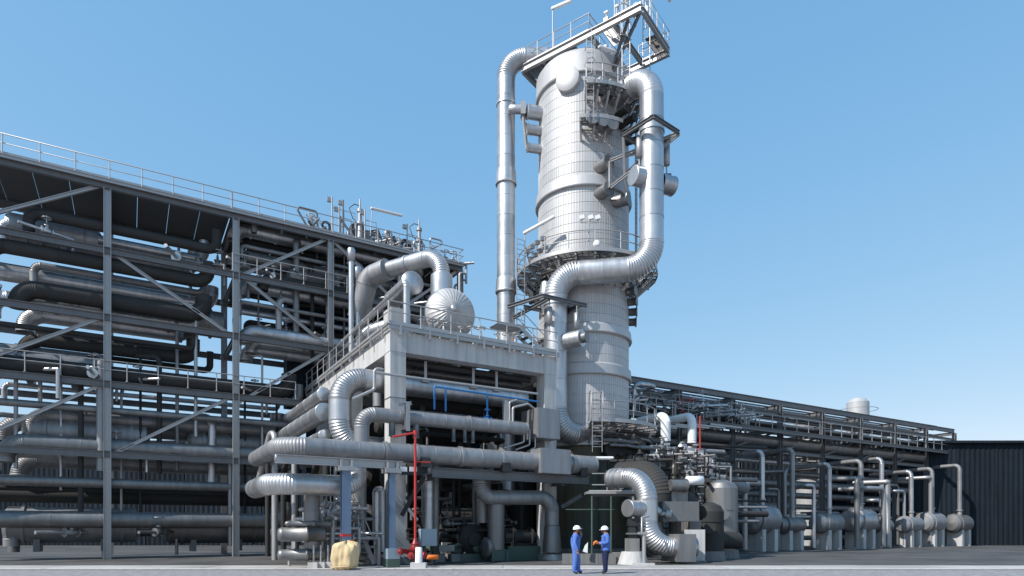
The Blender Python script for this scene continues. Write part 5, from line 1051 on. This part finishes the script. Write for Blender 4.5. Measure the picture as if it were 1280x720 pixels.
for i, (a_, h, r) in enumerate(((50,14,1.5),(62,17,1.2))):
    q = G(a_, 12+2*(i%2), 0); fc = thing('small_column', ('wider','slimmer')[i]+' far silver column rising behind the right rack', 'column', q)
    MB().lathe(q, ZZ, [(0,r)]+[(h*k/8+e, r+f) for k in range(1,8) for e, f in ((-.06,0),(-.05,.03),(0,.03),(.01,0))]+[(h-.6,r),(h-.2,r*.7),(h,r*.2)], 28, sm='seg').build('shell', 'tower', fc)
    for k in (.55, .85): MB().lathe(q+ZZ*h*k, ZZ, [(0,r),(0,r+.9),(.08,r+.9),(.08,r)], 28, (False,False), sm='seg').build('gallery', 'grate', fc); MB().tube([q+ZZ*(h*k+1.1)+Vector((math.cos(t)*(r+.88),math.sin(t)*(r+.88),0)) for t in [2*PI*j/28 for j in range(28)]], .035, 6, closed=True).build('top_rail', 'galv', fc)
# ================================================================== PEOPLE
def person(label, base, face, joints, rad, regions, helmet_tilt=0., scale=1.0):
    """one continuous body grown on a posed skeleton (Skin + Subdivision), fingers, boots; helmet, brim, ears as children"""
    base = Vector(base); face = Vector((face[0], face[1], 0)).normalized(); side = Vector((-face.y, face.x, 0))   # side = the person's left
    def W(p): return face*p[0]+side*p[1]+ZZ*p[2]
    names = list(joints); bm = bmesh.new(); lay = bm.verts.layers.skin.verify(); vv = {}
    for nme in names:
        p, par = joints[nme]; v = bm.verts.new(W(p)); vv[nme] = v
        rx, ry = rad[nme] if isinstance(rad[nme], tuple) else (rad[nme], rad[nme])
        v[lay].radius = (rx, ry); v[lay].use_root = (nme == 'pelvis')
        if par: bm.edges.new((vv[par], v))
    me = bpy.data.meshes.new('tmp'); bm.to_mesh(me); bm.free()
    tmp = bpy.data.objects.new('tmp', me); COL.objects.link(tmp)
    sk = tmp.modifiers.new('s', 'SKIN'); sk.use_smooth_shade = True
    ss = tmp.modifiers.new('u', 'SUBSURF'); ss.levels = 2; ss.render_levels = 2
    ev = tmp.evaluated_get(bpy.context.evaluated_depsgraph_get()); src = ev.to_mesh()
    V_ = [v.co.copy() for v in src.vertices]; F_ = [tuple(p.vertices) for p in src.polygons]; ev.to_mesh_clear(); bpy.data.objects.remove(tmp)
    th = thing('person', label, 'person', base); th.location = base
    b = MB(); b.v = [v+base for v in V_]; b.f = F_; b.sm = [True]*len(F_)
    # hands: palm plus four unequal bent fingers and a thumb from the side of the palm
    for hn, el in (('hand_l', 'wrist_l'), ('hand_r', 'wrist_r')):
        hp = W(joints[hn][0]); d = (hp-W(joints[el][0])).normalized(); sd_ = d.cross(ZZ)
        sd_ = sd_.normalized() if sd_.length > .2 else face.copy(); nn = sd_.cross(d).normalized()
        for k_, L_ in enumerate((.062, .074, .070, .052)):
            o = base+hp+sd_*(-.030+.020*k_); b.tube([o-d*.03, o+d*L_*.5, o+d*L_*.9-nn*.025, o+d*L_*.95-nn*.055], [.010,.0095,.009,.006], 6)
        o = base+hp-sd_*.03-d*.03; b.tube([o, o-sd_*.03+d*.03, o-sd_*.035+d*.06-nn*.01], [.012,.011,.007], 6)
    # face: nose, brow and lips grown on the head
    hc = base+W(joints['head'][0])
    b.tube([hc+face*.085+ZZ*.025, hc+face*.112-ZZ*.005, hc+face*.122-ZZ*.022, hc+face*.09-ZZ*.03], [.010,.013,.016,.008], 8)
    b.tube([hc+face*.094+side*.028-ZZ*.062, hc+face*.106-ZZ*.060, hc+face*.094-side*.028-ZZ*.062], [.006,.010,.006], 6)
    o = b.build('body', 'skin', th); mats = ['skin']; 
    for nme, fn in regions:
        if nme not in mats: mats.append(nme); o.data.materials.append(M[nme])
    for p in o.data.polygons:
        c = p.center; l = Vector((c.dot(face), c.dot(side), c.z))
        for nme, fn in regions:
            if fn(l): p.material_index = mats.index(nme); break
    # eyes, ears, hair, helmet
    for s_ in (-1, 1):
        MB().lathe(hc+face*.088+side*s_*.032+ZZ*.012, face, [(0,.012),(.008,.011),(.012,.003)], 10).build('eye', 'black', th)
        MB().lathe(hc+side*s_*.074-ZZ*.005, side*s_, [(0,.02),(.015,.032),(.02,.024)], 10).build('ear', 'skin', th)
    hb = MB(); rs_ = []
    for j in range(6):
        f_ = j/5; rs_.append([hc+ZZ*(-.05+.11*f_)+(face*(math.cos(a)*.098-.012)+side*math.sin(a)*.086)*(1.0+.0*f_) for a in [math.radians(70+220*i/14) for i in range(15)]])
    vs_ = [p for r in rs_ for p in r]; hb.add(vs_, [(j*15+i, j*15+i+1, (j+1)*15+i+1, (j+1)*15+i) for j in range(5) for i in range(14)], True); hb.build('hair', 'hair', th)
    up = (ZZ+face*helmet_tilt).normalized(); fw = (face-up*face.dot(up)).normalized(); hh = hc+ZZ*.045
    dm = MB(); rs_ = []
    for j in range(8):
        f_ = j/7*PI/2*.98; rs_.append([hh+up*(.125*math.sin(f_))+(fw*math.cos(a)*.142+side*math.sin(a)*.118)*math.cos(f_) for a in [2*PI*i/24 for i in range(24)]])
    dm.rings(rs_, (False, True)); hm = dm.build('helmet', 'white', th)
    br_ = MB(); o1 = [hh+(fw*math.cos(a)*(.15+.06*max(0,math.cos(a))**2)+side*math.sin(a)*.126) for a in [2*PI*i/24 for i in range(24)]]
    i1 = [hh+(fw*math.cos(a)*.138+side*math.sin(a)*.114) for a in [2*PI*i/24 for i in range(24)]]
    br_.rings([i1, o1, [p-up*.012 for p in o1], [p-up*.012 for p in i1]], closed=True); br_.build('brim', 'white', hm)
    MB().tube([hh+fw*.13+up*.05, hh+fw*.07+up*.115, hh+up*.135, hh-fw*.07+up*.115, hh-fw*.13+up*.05], .014, 6).build('ridge', 'white', hm)
    return th
def skeleton(stance, arm_l, arm_r, head=(.03, 0, 1.63)):
    J = {'pelvis': ((0,0,.98),None), 'waist': ((.0,0,1.12),'pelvis'), 'chest': ((-.01,0,1.30),'waist'), 'upchest': ((-.005,0,1.43),'chest'), 'neck': ((.005,0,1.52),'upchest'), 'head': (head,'neck'), 'crown': ((head[0]-.005,head[1],head[2]+.10),'head'),
         'sho_l': ((-.01,.19,1.43),'upchest'), 'elb_l': (arm_l[0],'sho_l'), 'wrist_l': (arm_l[1],'elb_l'), 'hand_l': (arm_l[2],'wrist_l'),
         'sho_r': ((-.01,-.19,1.43),'upchest'), 'elb_r': (arm_r[0],'sho_r'), 'wrist_r': (arm_r[1],'elb_r'), 'hand_r': (arm_r[2],'wrist_r')}
    for s_, y in (('l', 1), ('r', -1)):
        fx = stance[0 if s_ == 'l' else 1]
        J['hip_'+s_] = ((0,.095*y,.90),'pelvis'); J['knee_'+s_] = ((fx*.5+.02,.11*y,.50),'hip_'+s_); J['ank_'+s_] = ((fx,.12*y,.10),'knee_'+s_); J['ball_'+s_] = ((fx+.15,.135*y,.045),'ank_'+s_)
    return J
RAD = {'pelvis':(.185,.170),'waist':(.180,.160),'chest':(.195,.165),'upchest':(.165,.135),'neck':.058,'head':(.080,.096),'crown':(.070,.080)}
for s_ in 'lr': RAD.update({'sho_'+s_:.088,'elb_'+s_:.072,'wrist_'+s_:.052,'hand_'+s_:(.046,.030),'hip_'+s_:.135,'knee_'+s_:.108,'ank_'+s_:.095,'ball_'+s_:.046})
bases = [at(719.5,717.3,23.75), at(757,717.3,23.75)]
R1 = dict(RAD); R1['waist'] = (.20,.195); R1['pelvis'] = (.20,.185); R1['chest'] = (.205,.185)
p1 = person('worker in blue coverall and white helmet facing right, one hand at his face', (bases[0].x,23.75,0), (1,-.12), 
    skeleton((.10,-.06), ((.10,.27,1.20),(.20,.17,1.46),(.17,.10,1.56)), ((-.03,-.30,1.15),(.06,-.325,.92),(.075,-.325,.83)), head=(.045,0,1.625)), R1,
    [('leather', lambda l: l.z < .085), ('coverall', lambda l: l.z < 1.50 and not (.68 < l.z < .885 and l.y < -.265) and not (l.z > 1.44 and l.x > .12))], -.1)
p2 = person('worker in blue jacket and navy trousers facing left, holding something orange', (bases[1].x,23.75,0), (-1,-.1),
    skeleton((.04,-.04), ((-.02,.265,1.17),(.22,.20,1.13),(.30,.16,1.15)), ((-.02,-.265,1.17),(.22,-.20,1.14),(.30,-.13,1.17)), head=(.035,0,1.61)), RAD,
    [('leather', lambda l: l.z < .085), ('navy', lambda l: l.z < .87 and l.x < .2), ('jacket', lambda l: l.z < 1.50 and l.x < .25)], .05)
for th_, m_ in ((p1, 'coverall'), (p2, 'jacket')):
    o_ = ORI[th_.name]; fx_ = Vector((1,-.12,0)).normalized() if th_ is p1 else Vector((-1,-.1,0)).normalized(); sd_ = Vector((-fx_.y,fx_.x,0))
    MB().tube([o_+ZZ*1.505+fx_*(math.cos(a)*.075-.005)+sd_*math.sin(a)*.085+ZZ*(-.02*math.cos(a)) for a in [2*PI*i/16 for i in range(16)]], .017, 6, closed=True).build('collar', m_, th_)
o_ = ORI[p2.name]; gl_ = thing('glove_bundle', 'orange work gloves held by the worker in navy trousers', 'gloves', o_+Vector((-.36,0,1.12)))
c = o_+Vector((-.37,-.05,1.17))
for k_ in range(2):
    b = MB(); b.tube([c+Vector((.06,.03*k_,.03)), c+Vector((0,.035*k_,.02)), c+Vector((-.05,.04*k_,-.01)), c+Vector((-.07,.04*k_,-.07))], [.035,.05,.045,.03], 10)
    for j in range(4): b.tube([c+Vector((-.05,.04*k_-.03+.02*j,-.02)), c+Vector((-.085,.04*k_-.03+.022*j,-.05)), c+Vector((-.085,.04*k_-.03+.022*j,-.10))], [.013,.012,.008], 6)
    b.build('glove', 'orange', gl_)
q = at(755-17,702,28); MB().add([(q.x-.12,29.9,.62),(q.x+.1,29.9,.55),(q.x+.12,29.9,1.05),(q.x-.02,29.9,.9),(q.x-.12,29.96,.62),(q.x+.1,29.96,.55),(q.x+.12,29.96,1.05),(q.x-.02,29.96,.9)], [(0,1,2,3),(7,6,5,4),(0,4,5,1),(1,5,6,2),(2,6,7,3),(3,7,4,0)]).solo('cloth_scrap', 'white', 'white scrap of sheet hanging between the two workers', 'sheet')
